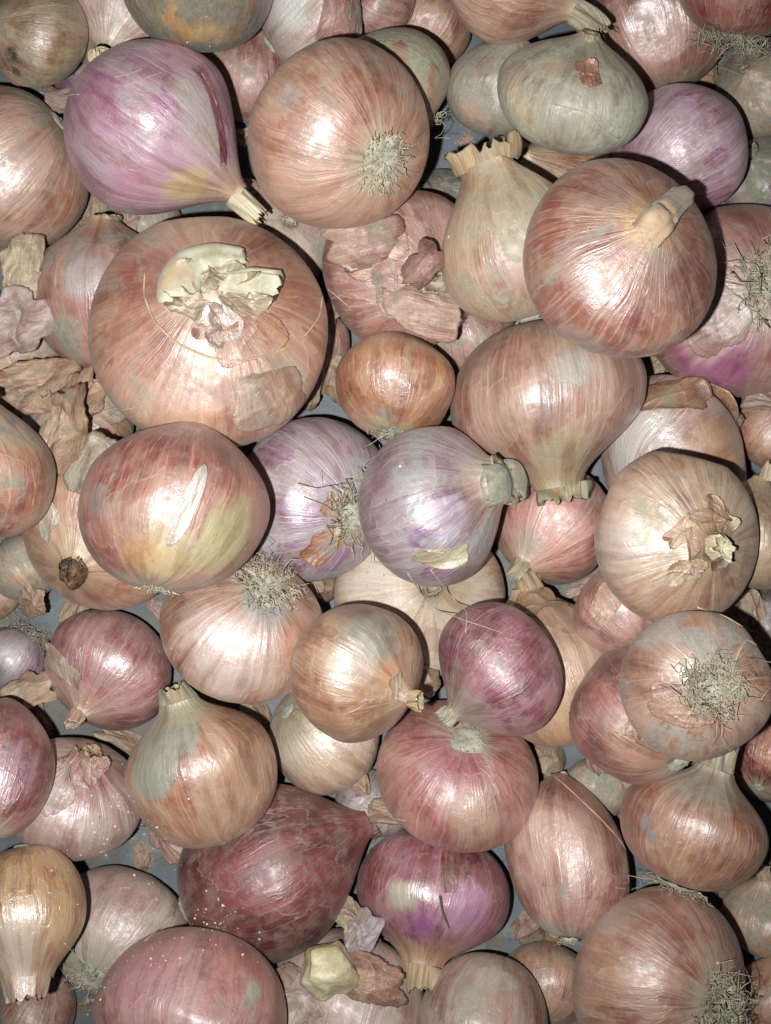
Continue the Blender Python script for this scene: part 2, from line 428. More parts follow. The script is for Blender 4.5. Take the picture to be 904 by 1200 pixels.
def onion(key, label, u, v, rpx, pal, hb=0.85, ht=0.92, pole=('n', 0, 0), e=None, nr=0.13, nl=0.22, nd=None, neck=None, k1=0.60, k2=0.80,
          lump=0.055, pleat=0.06, hairs=0, hl=0.14, hmat=None, patches=(), flakes=(), dirt=0.3, specks=0.15, rough=0.40, veins=16,
          veinamt=0.4, blotch=0.55, neckamt=0.8, dirtcol=(150,148,132), sink=0.003, res=1.0, flare=0.8, rag=0.3, rootr=0.17, curl=0.5, wisps=0, ior=1.95):
    global hcount
    NSEED[0] += 1; seed = NSEED[0]
    rng = np.random.default_rng(seed + 7)
    on = Onion(seed, hb, ht, nr, k1, k2, lump, pleat)
    Q = view_frame(u, v)
    kind, pu, pv = pole
    hh = ht if kind == 'n' else hb
    dx, dy = (pu - u) / (rpx * hh), -(pv - v) / (rpx * hh)
    L = math.hypot(dx, dy)
    if e is not None:
        ce = math.cos(math.radians(e)); dx, dy, dz = dx / L * ce, dy / L * ce, math.sin(math.radians(e))
    elif L >= 0.995: dx, dy, dz = dx / L, dy / L, 0.0
    else: dz = math.sqrt(1 - L * L)
    ax = Q @ Vector((dx, dy, dz))
    if kind == 'r': ax = -ax
    R3 = axis_frame(ax, rng.uniform(0, 6.28))
    lowV, lowF, _, _ = on.grid(24, 16)
    C, R = settle(u, v, rpx, lowV, lowF, R3, sink)
    add_placed(np.array(C) + (lowV @ np.array(R3).T) * R, lowF)
    def locdir(pu, pv):
        x, y = (pu - u) / rpx, -(pv - v) / rpx
        l = math.hypot(x, y)
        if l > 0.98: x, y = x / l * 0.98, y / l * 0.98
        w = Q @ Vector((x, y, math.sqrt(max(0.02, 1 - x*x - y*y))))
        return np.array(R3.transposed() @ w)
    root = bpy.data.objects.new('onion', None); COL.objects.link(root)
    root.empty_display_size = 0.01
    root.matrix_world = Matrix.Translation(C) @ R3.to_4x4()
    tag(root, label, 'onion', 'onions heaped on the ground')
    palc = PAL[pal] if isinstance(pal, str) else pal
    pl = [(locdir(p[0], p[1]), p[2] / rpx, p[3], p[4] if len(p) > 4 else 0.85, p[5] if len(p) > 5 else 0.5) for p in patches]
    sm = skin_mat('skin_' + key, palc, seed, pl, dirt, specks, rough, veins, veinamt, blotch, neckamt, dirtcol, False, ior)
    n1, n2 = int(104 * res), int(66 * res)
    P, F, uv, sk = on.grid(n1, n2)
    new_obj('bulb', P * R, F, sm, root, uv=uv, skin=sk, npos=P)
    HV.append(np.array(C) + (P @ np.array(R3).T) * R); HF.append([tuple(i + hcount for i in f) for f in F]); hcount += len(P)
    # ---- neck: folded papery tube with a ragged mouth
    nm = {'g': M_NECKG, 's': M_NECKS, 'w': M_NECKW, 'd': M_NECKD, None: None}[neck]
    if nd is None: tip = np.array([0, 0, 1.0])
    else:
        a_, e_ = math.radians(nd[0]), math.radians(nd[1])
        w = Q @ Vector((math.cos(a_) * math.cos(e_), math.sin(a_) * math.cos(e_), math.sin(e_)))
        tip = np.array(R3.transposed() @ w)
    nk, ns = 64, 14
    th = np.linspace(0, 2 * math.pi, nk, endpoint=False)
    base = np.array([0, 0, ht - 0.05]); ctrl = base + np.array([0, 0, nl * 0.45 + 0.05]); end = ctrl + tip * (nl * 0.75)
    rings = []; jag = rng.uniform(-rag, rag * 0.4, nk) * nl; jag = 0.5 * jag + 0.5 * np.roll(jag, 1)
    fk = rng.integers(2, 8, 4); fp = rng.uniform(0, 6.28, 4); flat = rng.uniform(0, 3.14); fl_ = rng.uniform(0.15, 0.4)
    hk = rng.integers(11, 23, 3); hp = rng.uniform(0, 6.28, 3)
    for side in (0, 1):
        for j in range(ns):
            t = j / (ns - 1)
            if side: t = 1 - t
            tt = t + jag / max(nl, 0.05) * t * t
            tt = np.clip(tt, 0, 1.2)[:, None]
            sp = (1-tt)**2 * base + 2*tt*(1-tt) * ctrl + tt**2 * end
            tg = 2*(1-t)*(ctrl-base) + 2*t*(end-ctrl); tg /= np.linalg.norm(tg)
            ax1 = np.cross(tg, [0.3, 0.9, 0.2]); ax1 /= np.linalg.norm(ax1); ax2 = np.cross(tg, ax1)
            fold = 1 + (0.10 + 0.22 * t) * min(1.0, 0.16 / nr) * sum(np.sin(fk[i] * th + fp[i] + 2.2 * t) for i in range(4)) / 2.6 + (0.008 + 0.02 * t) * min(1.0, 0.2 / nr) * sum(np.sin(hk[i] * th + hp[i] + t) for i in range(3))
            sq = 1 - fl_ * t * np.cos(2 * (th - flat))
            rr = nr * (1.0 + (flare - 1) * t) * fold * sq * (1.03 if not side else 0.80)
            if t < 0.05: rr = nr * (1.02 if not side else 0.8) * np.ones(nk)
            rings.append(sp + rr[:, None] * (np.cos(th)[:, None] * ax1 + np.sin(th)[:, None] * ax2))
    NV = np.vstack(rings); NF = []
    tot = 2 * ns
    for j in range(tot - 1):
        for i in range(nk):
            i2 = (i + 1) % nk; NF.append((j*nk+i, j*nk+i2, (j+1)*nk+i2, (j+1)*nk+i))
    nsk = np.tile(np.stack([np.cos(th), np.sin(th), np.ones(nk)], -1), (tot, 1)); nsk[:, 2] = 1.0
    cV = len(NV)         # a fibrous plug low inside the mouth
    j0 = ns + 3
    NV = np.vstack([NV, rings[j0].mean(0, keepdims=True)])
    nsk = np.vstack([nsk, [[0, 0, 1.0]]])
    for i in range(nk): NF.append((j0*nk+i, j0*nk+(i+1) % nk, cV))
    uvn = []
    for f in NF: uvn += [((k % nk) / nk, 1.0) for k in f]
    nko = new_obj('neck', NV * R, NF, nm or sm, root, uv=uvn, skin=nsk, npos=NV)
    if wisps:
        paths = []
        for k in range(wisps):
            a = rng.uniform(0, 6.28); b0 = end + nr * np.array([math.cos(a), math.sin(a), -0.5]) * 0.7
            dd = tip * rng.uniform(0.1, 0.3) + rng.normal(0, 0.10, 3); n = 6
            paths.append(np.array([b0 + dd * q + rng.normal(0, 0.012, 3) for q in np.linspace(0, 1, n)]))
        V2, F2 = tubes(np.array(paths) * R, [0.012 * R] * wisps)
        new_obj('neck_fibres', V2, F2, nm or M_NECKS, nko)
    # ---- root plate and root hairs
    na, nb = 28, 7
    V2 = [(0, 0, -hb - 0.010)]; F2 = []
    lum = rng.uniform(0.75, 1.15, na); lum = (lum + np.roll(lum, 1)) / 2
    for j in range(1, nb):
        t = j / (nb - 1)
        for i in range(na):
            a = 2 * math.pi * i / na; rr = rootr * t * (1 + (lum[i] - 1) * t)
            V2.append((rr * math.cos(a), rr * math.sin(a), -hb - 0.012 - 0.014 * math.sin(3.14 * t) + 0.05 * t ** 6 + rng.normal(0, 0.006)))
    for i in range(na): F2.append((0, 1 + (i + 1) % na, 1 + i))
    for j in range(nb - 2):
        for i in range(na):
            a0 = 1 + j * na; i2 = (i + 1) % na
            F2.append((a0 + i, a0 + i2, a0 + na + i2, a0 + na + i))
    rp = new_obj('root_plate', np.array(V2) * R, F2, M_PLATE, root)
    if hairs:
        paths, rads = [], []
        hairs = int(hairs * 0.7)
        for k in range(hairs):
            a = rng.uniform(0, 6.28); r0 = rootr * math.sqrt(rng.uniform(0, 1)) * 1.05
            ln_ = hl * (rng.uniform(0.3, 0.7) if rng.uniform() < 0.94 else rng.uniform(0.8, 1.5)); n = 8
            out = np.array([math.cos(a), math.sin(a), 0]); st = out * r0 + np.array([0, 0, -hb - 0.01])
            lean = rng.uniform(0.9, 3.6)
            dv = out * lean + np.array([0, 0, -1.0]) + rng.normal(0, 0.35, 3); dv /= np.linalg.norm(dv)
            side = np.cross(dv, rng.normal(0, 1, 3)); side /= np.linalg.norm(side) + 1e-9
            s2 = np.cross(dv, side)
            t = np.linspace(0, 1, n)
            w1, w2 = wiggle(rng, n, 0.16 * curl), wiggle(rng, n, 0.16 * curl)
            bendv = out * rng.uniform(0, 0.6) * curl
            p = st + np.outer(t * ln_, dv) + np.outer(t * t * ln_, bendv) + np.outer((w1 - w1[0]) * ln_ * 2, side) + np.outer((w2 - w2[0]) * ln_ * 2, s2)
            rr = np.linalg.norm(p, axis=1)   # keep hairs outside the bulb
            lat = np.arctan2(p[:, 2], np.hypot(p[:, 0], p[:, 1]))
            sr = np.interp(lat, on.pang, np.linalg.norm(on.pr, axis=1))
            p = p * (np.maximum(rr, sr + 0.02) / rr)[:, None]
            paths.append(p * R); rads.append(R * rng.uniform(0.007, 0.013))
        V2, F2 = tubes(paths, rads, 3)
        new_obj('root_hairs', V2, F2, hmat or M_HAIR, rp)
    # ---- loose pieces of outer skin still on the bulb
    for fi, f in enumerate(flakes):
        pu, pv, a, b, ang, fp_, lift = f[:7]
        fpal = PAL[fp_] if isinstance(fp_, str) else fp_
        fm = skin_mat('flake_%s' % key, fpal, seed * 3 + fi, (), 0.25, specks, 0.42, veins, 0.5, 0.6, 0.2, dirtcol, True)
        V2, sk2, F2, uv2 = flake_mesh(on, locdir(pu, pv), a / rpx, b / rpx, math.radians(ang), lift, rng, Q, R3, f[7] if len(f) > 7 else 4)
        fo = new_obj('skin_flake', V2 * R, F2, fm, root, uv=uv2, skin=sk2, npos=V2)
        md = fo.modifiers.new('thickness', 'SOLIDIFY'); md.thickness = 0.0001; md.offset = 1.0
    ONIONS[key] = (root, C, R, R3, on, Q)
    return root

def torn_edge(rng, ph, nc=13, depth=0.24, p=5):
    """radius of a torn outline: straight runs between random corners plus a fine tooth"""
    a = np.sort((np.arange(nc) + rng.uniform(-0.38, 0.38, nc)) / nc * 2 * math.pi); r = 1 + rng.uniform(-depth, depth * 0.45, nc)
    A = np.r_[a - 2 * math.pi, a, a + 2 * math.pi]; Rr = np.tile(r, 3)
    sq = 1.0 / (np.abs(np.cos(ph)) ** p + np.abs(np.sin(ph)) ** p) ** (1.0 / p)
    return (np.interp(ph, A, Rr) + rng.uniform(-0.035, 0.035, len(ph))) * sq * 0.93

def creases(rng, x, y, n=5, w=0.05):
    """sharp folds along random lines"""
    z = 0
    for _ in range(n):
        a = rng.uniform(0, 3.14); o = rng.uniform(-0.7, 0.7); d = x * math.cos(a) + y * math.sin(a) - o + 0.08 * np.sin(5 * (x * math.sin(a) - y * math.cos(a)))
        z = z + rng.uniform(0.4, 1) * np.exp(-np.abs(d) / w)
    return z

def flake_mesh(on, c, a, b, ang, lift, rng, Q, R3, p=5):
    nr_, nf = 16, 88
    wx = Q @ Vector((math.cos(ang), math.sin(ang), 0)); lx = np.array(R3.transposed() @ wx)
    lx = lx - c * (lx @ c); lx /= np.linalg.norm(lx); ly = np.cross(c, lx)
    ph = np.linspace(0, 2 * math.pi, nf, endpoint=False)
    edge = torn_edge(rng, ph, int(rng.integers(11, 17)), 0.24 if p > 3 else 0.08, p)
    lf = np.clip(0.25 + sum(np.sin(k * ph + rng.uniform(0, 6.28)) for k in (1, 2, 3)) * 0.5, 0, 1.6)
    t = np.repeat(np.arange(1, nr_ + 1) / nr_, nf); E = np.tile(edge, nr_); LF = np.tile(lf, nr_); PHI = np.tile(ph, nr_)
    ux = np.r_[0, t * E * np.cos(PHI)]; uy = np.r_[0, t * E * np.sin(PHI)]; t = np.r_[0, t]; LF = np.r_[0, LF]
    x, y = math.tan(min(a, 1.2)) * ux, math.tan(min(b, 1.2)) * uy
    D = c + np.outer(x, lx) + np.outer(y, ly); D /= np.linalg.norm(D, axis=1)[:, None]
    th, sv = on.dir2ts(D)
    P = on.at(th, np.clip(sv, 0.02, 0.999))
    cr = creases(rng, ux, uy, 6)
    off = 0.006 + lift * LF * t ** 4 + (0.006 + 0.10 * lift) * cr
    V = P + P / np.linalg.norm(P, axis=1)[:, None] * off[:, None]
    S = np.stack([np.cos(th), np.sin(th), sv], -1)
    F = [(0, 1 + i, 1 + (i + 1) % nf) for i in range(nf)]
    for j in range(nr_ - 1):
        for i in range(nf):
            i2 = (i + 1) % nf; b0 = 1 + j * nf
            F.append((b0 + i, b0 + nf + i, b0 + nf + i2, b0 + i2))
    uv = []; tt = th / (2 * math.pi)
    for f in F:
        us = [tt[k] for k in f]
        if max(us) - min(us) > 0.5: us = [q + 1 if q < 0 else q for q in us]
        uv += [(q, sv[k]) for q, k in zip(us, f)]
    return V, S, F, uv

SKM = {}
def loose_skin(label, u, v, w, h, ang, pal, curve=0.6, crumple=0.06, tilt=(0, 0), sink=0.002, seed=0, group='shed onion skins', matkey=None, solid=True):
    """a shed scrap of papery skin, curved like the bulb it came from; size in pixels"""
    rng = np.random.default_rng(900 + seed)
    nr_, nf = 14, 80
    ph = np.linspace(0, 2 * math.pi, nf, endpoint=False)
    edge = torn_edge(rng, ph, int(rng.integers(11, 17)), 0.4)
    q = h / w
    cseed = int(rng.integers(1, 10**6))
    def zf(x, y):
        return -curve * (0.55 * x * x + 0.9 * y * y) + crumple * 1.6 * creases(np.random.default_rng(cseed), x, y / q, 7, 0.09)
    V = [(0, 0, zf(0, 0))]; S = [(1, 0, 0.5)]
    for j in range(1, nr_ + 1):
        t = j / nr_
        for i in range(nf):
            x = t * edge[i] * math.cos(ph[i]); y = t * edge[i] * math.sin(ph[i]) * q
            V.append((x, y, zf(x, y))); S.append((math.cos(y * 1.5), math.sin(y * 1.5), 0.5 + 0.25 * x))
    F = [(0, 1 + i, 1 + (i + 1) % nf) for i in range(nf)]
    for j in range(nr_ - 1):
        for i in range(nf):
            i2 = (i + 1) % nf; b0 = 1 + j * nf
            F.append((b0 + i, b0 + nf + i, b0 + nf + i2, b0 + i2))
    V = np.array(V)
    Q = view_frame(u, v)
    R3 = Q @ Matrix.Rotation(math.radians(tilt[0]), 3, 'X') @ Matrix.Rotation(math.radians(tilt[1]), 3, 'Y') @ Matrix.Rotation(math.radians(ang), 3, 'Z')
    ring = [4, 9, 14]; na = nf // 8
    cV = np.vstack([V[:1]] + [V[1 + (j - 1) * nf: 1 + j * nf: 8] for j in ring])
    cF = [(0, 1 + i, 1 + (i + 1) % na) for i in range(na)]
    for j in range(2):
        for i in range(na): cF.append((1 + j*na + i, 1 + (j+1)*na + i, 1 + (j+1)*na + (i+1) % na, 1 + j*na + (i+1) % na))
    C, R = settle(u, v, w, cV, cF, R3, sink)
    uv = []
    for f in F: uv += [(V[k][1] * 0.25 + 0.5, 0.5 + 0.25 * V[k][0]) for k in f]
    palc = PAL[pal] if isinstance(pal, str) else pal
    m = SKM.get(matkey) or skin_mat('shed_skin', palc, 500 + seed, (), 0.35, 0.2, 0.45, 14, 0.5, 0.6, 0.0, (150,140,118), True)
    if matkey is not None: SKM[matkey] = m
    o = new_obj('loose_skin', V * R, F, m, None, uv=uv, skin=np.array(S), npos=V)
    o.matrix_world = Matrix.Translation(C) @ R3.to_4x4()
    md = o.modifiers.new('thickness', 'SOLIDIFY'); md.thickness = 0.00012; md.offset = 0
    if solid: add_placed(np.array(C) + (cV @ np.array(R3).T) * R, cF)
    tag(o, label, 'onion skin', group)
    return o

# ------------------------------------------------------------------ the surface under the heap
T = NT('blue_grey_surface')
tc = T.n.new('ShaderNodeTexCoord').outputs['Object']
g1 = T.noise(tc, 26, 6, 0.6, 0.3); g2 = T.noise(tc, 150, 5, 0.7)
gc = T.mix(T.ss(g1, 0.35, 0.65), lin((98,108,116)), lin((78,82,82)))
gc = T.mix(T.ss(T.noise(tc, 60, 7, 0.7, 0.5), 0.5, 0.68, 0, 0.75), gc, lin((136,130,114)))
gc = T.mix(T.ss(g2, 0.52, 0.66, 0, 0.7), gc, lin((84,78,66)))
gc = T.mix(T.ss(T.noise(tc, 38, 6, 0.7, 0.8), 0.5, 0.62, 0, 0.8), gc, lin((104,94,76)))
T.set(T.b.inputs['Base Color'], gc); T.b.inputs['Roughness'].default_value = 0.6
T.set(T.b.inputs['Normal'], T.bump(g2, 0.4, 0.0006))
N = 40
gx = np.linspace(-1.2, 1.2, N + 1)
gV = [(x, y, 0.0) for y in gx for x in gx]
gF = [(j*(N+1)+i, j*(N+1)+i+1, (j+1)*(N+1)+i+1, (j+1)*(N+1)+i) for j in range(N) for i in range(N)]
ground = new_obj('ground', gV, gF, T.m); tag(ground, 'blue grey dusty surface under the onions', None, None, 'structure')

# ------------------------------------------------------------------ the onions, lowest first (u, v, radius in photograph pixels)
LO = dict(res=0.7)
# -- bottom layer
onion('b04', 'small dark pink onion wedged below the grey gold onion and the purple onion', 108, 100, 48, 'purple', pole=('n', 80, 60), dirt=0.4, **LO)
onion('b06', 'pinkish tan onion with a pointed top half hidden under the rotten dark onion', 292, 88, 58, 'rosy', 0.9, 1.1, ('n', 305, 25), dirt=0.3, **LO, nl=0.02, k2=1.0, nr=0.09)
onion('b73', 'pale pink onion mostly hidden between the purple onion neck and the torn pink onion', 338, 268, 62, 'pale', pole=('n', 340, 260), dirt=0.5, **LO)
onion('b74', 'small dark grey onion showing as a sliver beside the tall pear shaped neck', 516, 238, 42, 'grey', pole=('n', 500, 220), dirt=0.8, dirtcol=(96,98,96), **LO)
onion('b27', 'pinkish tan onion peeping out beside the broad flat copper onion with torn top', 372, 402, 44, 'rosy', pole=('n', 360, 360), hairs=20, **LO)
onion('b11', 'orange tan dry skinned onion above the copper onion with the fuzzy root', 502, 28, 52, 'copper', pole=('n', 520, -10), dirt=0.2, **LO, e=-20)
onion('b12', 'pinkish brown onion, cut by the upper edge, next to the orange tan one', 440, 0, 50, 'rosy', pole=('n', 400, -20), dirt=0.3, **LO)
onion('b76', 'flat tan brown onion under dry leaves beside the reddish onion with white slit', 88, 505, 74, 'tan', pole=('n', 60, 470), dirt=0.4, **LO)
onion('b19', 'grey green and purple onion squeezed beneath the tan grey one and the bright purple one', 890, 205, 50, 'lilac', pole=('n', 880, 180), dirt=0.9, dirtcol=(120,124,104), **LO)
onion('b21', 'smooth pale tan onion under the mouldy grey onion and behind the big copper onion', 656, 216, 78, 'tan', pole=('n', 612, 180), rough=0.32, dirt=0.1, **LO)
onion('bq3', 'orange tan striped onion low between the big copper onion and the grey pink onion', 640, 1150, 56, 'copper', pole=('n', 650, 1090), **LO, e=-20)
onion('bq5', 'pale pink tan onion under the brown torn skin and the yellow chunk', 405, 1176, 96, 'pale', pole=('n', 380, 1240), e=-5, dirt=0.3, **LO)
onion('b70', 'tan onion low behind the striped onion with the dry root fringe', 902, 1068, 56, 'tan', pole=('n', 900, 1030), dirt=0.4, **LO)
onion('b71', 'pale tan onion behind the root hairs of the large copper onion', 912, 1165, 52, 'copper', pole=('n', 920, 1120), **LO)
onion('b72', 'small lilac onion with a tangle of pale roots beside the pink onion', 12, 775, 42, 'lilac', 0.85, 0.9, ('r', 32, 742), hairs=90, hl=0.95, rootr=0.3, curl=1.3, **LO)
onion('b31', 'bright orange brown onion sliver next to the white shining skin', 914, 500, 56, 'copper', pole=('n', 930, 470), dirt=0.1, **LO)
onion('bi3', 'plain tan onion cut by the edge above the tangle of pale roots', -14, 690, 44, 'tan', pole=('n', -40, 660), **LO)
onion('bk1', 'pale cream onion with a grey scar lying under the purple grey and brown onions', 490, 698, 100, 'cream', 0.8, 0.8, ('n', 506, 690), nr=0.10, nl=0.05, neck='g', dirt=0.15, patches=[(506, 695, 26, (150,140,124), 0.8), (550, 690, 40, (186,160,120), 0.6)], **LO)
onion('bx1', 'tan pink onion in the shadow below the big torn skin onion', 20, 400, 60, 'tan', pole=('n', 0, 360), dirt=0.5, **LO)
onion('bf2', 'dull pinkish brown onion deep in the gap beside the orange copper onion', 548, 392, 60, 'rosy', pole=('n', 560, 440), e=-20, dirt=0.4, **LO)
onion('bf4', 'small grey lilac onion deep below the tip of the maroon onion', 436, 945, 46, 'lilac', pole=('n', 420, 980), e=-20, dirt=0.6, **LO)
onion('bf5', 'dark grey shrivelled onion between the cream tan onion and the rooted onion', 890, 738, 56, 'grey', pole=('n', 900, 770), e=-10, dirt=0.9, dirtcol=(92,86,84), flakes=[(880, 725, 34, 12, 30, 'lilac', 0.14), (890, 750, 30, 10, -20, 'grey', 0.14)], **LO)
onion('bf6', 'dim red onion in the shadow between the dusty pink onion and the dirt streaked one', 165, 930, 46, 'red', pole=('n', 170, 900), e=-20, dirt=0.6, **LO)
onion('bf7', 'brownish onion low behind the upright oval onion and the striped one', 700, 920, 44, 'tan', pole=('n', 700, 890), e=-20, dirt=0.7, **LO)
onion('bf8', 'dull tan onion low between the reddish onion base and the clean pink onion', 30, 660, 48, 'tan', pole=('n', 20, 640), e=-20, dirt=0.7, **LO)
onion('bf9', 'dim brown onion under the gap between the purple onion and the pinkish brown one', 172, 262, 40, 'rosy', pole=('n', 170, 240), e=-20, dirt=0.7, **LO)
_rs = random.Random(4)
_browns = [((176,130,92), (132,88,58), (188,150,112), (208,172,132), (176,126,84)), ((196,160,120), (156,116,80), (200,176,142), (218,194,160), (190,150,110)), ((184,138,118), (146,96,80), (192,158,140), (212,182,164), (180,140,110))]
_gaps = [(288,165,'between the purple pink onion and the copper onion with fuzzy root'), (286,228,'under the tip of the purple pink onion neck'), (150,268,'above the pinkish brown onion with silvery cheek'), (100,262,'below the striped tan onion at the edge'),
 (112,428,'beside the lower left rim of the broad flat onion'), (10,612,'under the red orange onion'), (44,702,'beside the pale root tangle'), (92,714,'above the clean pink onion'), (178,712,'under the base of the reddish onion'),
 (384,690,'between the pale purple onion and the brown grey capped onion'), (370,455,'between the broad flat onion and the orange copper onion'), (338,478,'above the pale purple onion'), (385,378,'beside the small tan onion at the flat onion rim'),
 (545,162,'below the whitish cheeked grey onion'), (584,172,'beside the ragged upright neck'), (505,398,'above the orange copper onion'), (765,434,'under the purple lower cheek of the big rooted onion'), (892,468,'above the bright orange sliver'),
 (498,800,'between the brown grey capped onion and the glossy pink one'), (300,838,'beside the creamy white onion'), (192,985,'between the dirt streaked onion and the maroon one'), (165,1005,'above the dust powdered onion'), (150,872,'between the clean pink onion and the dirt streaked one'),
 (40,842,'above the deep red purple onion'), (424,925,'at the tip of the maroon onion'), (456,955,'left of the squat magenta collared onion'), (612,1090,'between the red purple onion and the striped low onion'), (652,1082,'under the upright oval onion'),
 (640,888,'between the squat pink onion and the long tan onion'), (702,890,'above the brownish low onion'), (735,902,'left of the striped onion neck'), (418,1075,'between the maroon onion and the red purple one'), (338,1150,'beside the pale pink sheet of skin'),
 (95,1182,'beside the brownish pink onion under the golden neck'), (880,716,'beside the dark grey shrivelled onion'), (690,690,'below the bright pink onion'), (690,30,'under the gnarled dry neck'), (825,82,'under the straw coloured root fringe'), (72,112,'below the grey gold onion'), (395,442,'left of the orange copper onion')]
for _k, (_u, _v, _t) in enumerate(_gaps):
    loose_skin(('brown', 'straw', 'pinkish')[_k % 3] + ' shed skin scrap ' + _t, _u + _rs.uniform(-6, 6), _v + _rs.uniform(-6, 6), _rs.uniform(20, 38), _rs.uniform(12, 26), _rs.uniform(0, 180), _browns[_k % 3], _rs.uniform(0.2, 0.9), 0.06, (_rs.uniform(-25, 25), _rs.uniform(-25, 25)), seed=100 + _k, group='shed skins in the gaps', matkey=_k % 3, solid=False)
# -- lower middle
onion('m03', 'very pale pink onion with a square cut green stub, behind the purple onion', 140, 18, 80, 'pale', 0.85, 0.9, ('n', 118, 62), nr=0.14, nl=0.22, nd=(80, 10), neck='w', dirt=0.15, **LO)
onion('m07', 'pale pink onion with folded grey white skin beside the rotten dark onion', 368, 14, 72, 'pale', 0.9, 0.95, ('n', 430, -30), dirt=0.2, patches=[(335, 12, 34, (190,194,184), 0.8)], flakes=[(395, 22, 34, 22, 70, 'rosy', 0.05), (425, 18, 26, 18, 60, 'pale', 0.05)], **LO)
onion('m10', 'tan onion with greenish patches and pale roots behind the copper onion with fuzzy root', 450, 104, 78, 'tan', 0.85, 0.9, ('r', 515, 150), hairs=50, hl=0.35, dirt=0.7, dirtcol=(156,160,136), **LO, nl=0.02, k2=1.0, nr=0.09)
onion('mc2', 'grey onion with a whitish cheek and tan base, left of the mouldy one', 588, 98, 64, 'grey', 0.9, 0.95, ('n', 600, 40), dirt=0.5, patches=[(555, 140, 30, (186,140,112), 0.8), (612, 110, 40, (214,210,204), 0.8)], **LO)
onion('mc7', 'tan onion with grey smudges below the dark red onion and its root fringe', 894, 102, 58, 'tan', 0.85, 0.9, ('n', 872, 82), nr=0.08, nl=0.03, neck='g', dirt=0.8, **LO)
onion('mc5', 'salmon striped onion behind the dry neck and the bright purple onion', 768, 26, 90, 'rosy', 0.9, 0.95, ('n', 745, -50), e=-20, dirt=0.1, veins=20, rough=0.36, nl=0.02, k2=1.0, nr=0.09)
onion('m26', 'pink tan onion with torn papery skin, below the copper onion with fuzzy root', 474, 318, 93, 'rosy', 0.85, 0.85, ('n', 508, 330), nr=0.17, nl=0.08, neck='g', dirt=0.25,
      patches=[(440, 300, 20, (140,96,140), 0.8), (508, 300, 24, (150,64,52), 0.8)],
      flakes=[(520, 352, 36, 26, -40, ((200,150,128), (170,112,92), (206,166,146), (226,194,174), (200,170,130)), 0.16), (450, 340, 30, 40, 10, ((196,140,120), (160,98,84), (204,160,142), (224,186,168), (200,170,130)), 0.14), (425, 262, 40, 22, -20, ((192,138,116), (160,98,82), (200,156,136), (222,184,164), (200,170,130)), 0.10), (430, 285, 44, 40, 20, 'copper', 0.05), (485, 358, 58, 34, -10, ((206,166,142), (176,124,100), (214,184,160), (232,206,186), (206,176,140)), 0.06), (415, 300, 20, 12, 45, 'cream', 0.10)])
onion('me1', 'pinkish brown onion with a silvery cheek beside the broad flat copper onion', 128, 344, 93, 'rosy', 0.95, 0.95, ('n', 130, 240), nr=0.16, nl=0.02, neck='g', dirt=0.45, rough=0.34, patches=[(104, 322, 34, (186,178,184), 0.6)])
onion('m30', 'silvery white onion with loose orange brown skin on top', 796, 536, 98, 'pale', 0.85, 0.85, ('n', 900, 470), e=-30, dirt=0.05, rough=0.3,
      patches=[(740, 520, 62, (206,198,192), 0.9), (850, 520, 50, (192,144,108), 0.8)],
      flakes=[(778, 468, 60, 26, 8, ((164,112,68), (120,72,40), (180,130,84), (200,160,110), (170,120,80)), 0.14), (866, 458, 46, 22, 20, ((172,118,74), (128,78,46), (188,140,96), (206,166,118), (170,120,80)), 0.12)], nl=0.02, k2=1.0, nr=0.09)
onion('mi2', 'tan orange onion with a dark shrivelled neck under the reddish onion', 116, 630, 93, 'copper', 0.85, 0.8, ('n', 88, 668), nr=0.17, nl=0.22, nd=(70, 50), neck='d', dirt=0.25, patches=[(120, 625, 36, (216,188,166), 0.7), (60, 640, 40, (196,166,130), 0.7)], flakes=[(48, 612, 30, 18, 50, 'cream', 0.10)])
onion('mk6', 'bright pink onion between the purple grey onion and the cream tan onion', 644, 618, 76, 'rosy', 0.9, 0.95, ('n', 612, 664), nr=0.17, nl=0.2, nd=(-130, 5), neck='g', dirt=0.15, patches=[(650, 630, 70, (212,146,132), 0.6), (616, 640, 26, (170,156,130), 0.8)])
onion('mk5', 'long tan onion with brown torn neck skin behind the glossy pink purple onion', 642, 778, 82, 'tan', 1.15, 1.15, ('n', 622, 685), nr=0.20, nl=0.2, neck='s', e=8, dirt=0.15, patches=[(655, 830, 60, (196,148,104), 0.6)], flakes=[(640, 706, 32, 24, 60, ((164,118,74), (120,78,46), (180,136,92), (206,170,124), (170,120,80)), 0.12)])
onion('mm2', 'pinkish tan onion with pale creases under the cream tan onion', 728, 712, 58, 'rosy', 0.9, 0.9, ('n', 700, 670), dirt=0.15, flakes=[(712, 700, 34, 22, 60, 'copper', 0.10)], nl=0.02, k2=1.0, nr=0.09, e=-20)
onion('mm4', 'reddish onion with a torn white edged skin under the rooted onion', 755, 830, 88, 'red', 0.9, 0.95, ('n', 700, 740), e=-20, dirt=0.1,
      patches=[(760, 880, 60, (190,140,112), 0.8)], flakes=[(790, 850, 52, 44, -25, 'rosy', 0.07), (742, 852, 18, 12, 60, 'cream', 0.14)], nl=0.02, k2=1.0, nr=0.09)
onion('mm5', 'glossy dark red brown onion cut by the edge beside the striped onion neck', 908, 884, 54, 'red', 0.9, 0.9, ('n', 930, 840), rough=0.25, dirt=0.0, ior=1.65, specks=0.05, patches=[(905, 880, 26, (190,120,88), 0.7)], nl=0.02, k2=1.0, nr=0.09, e=-30)
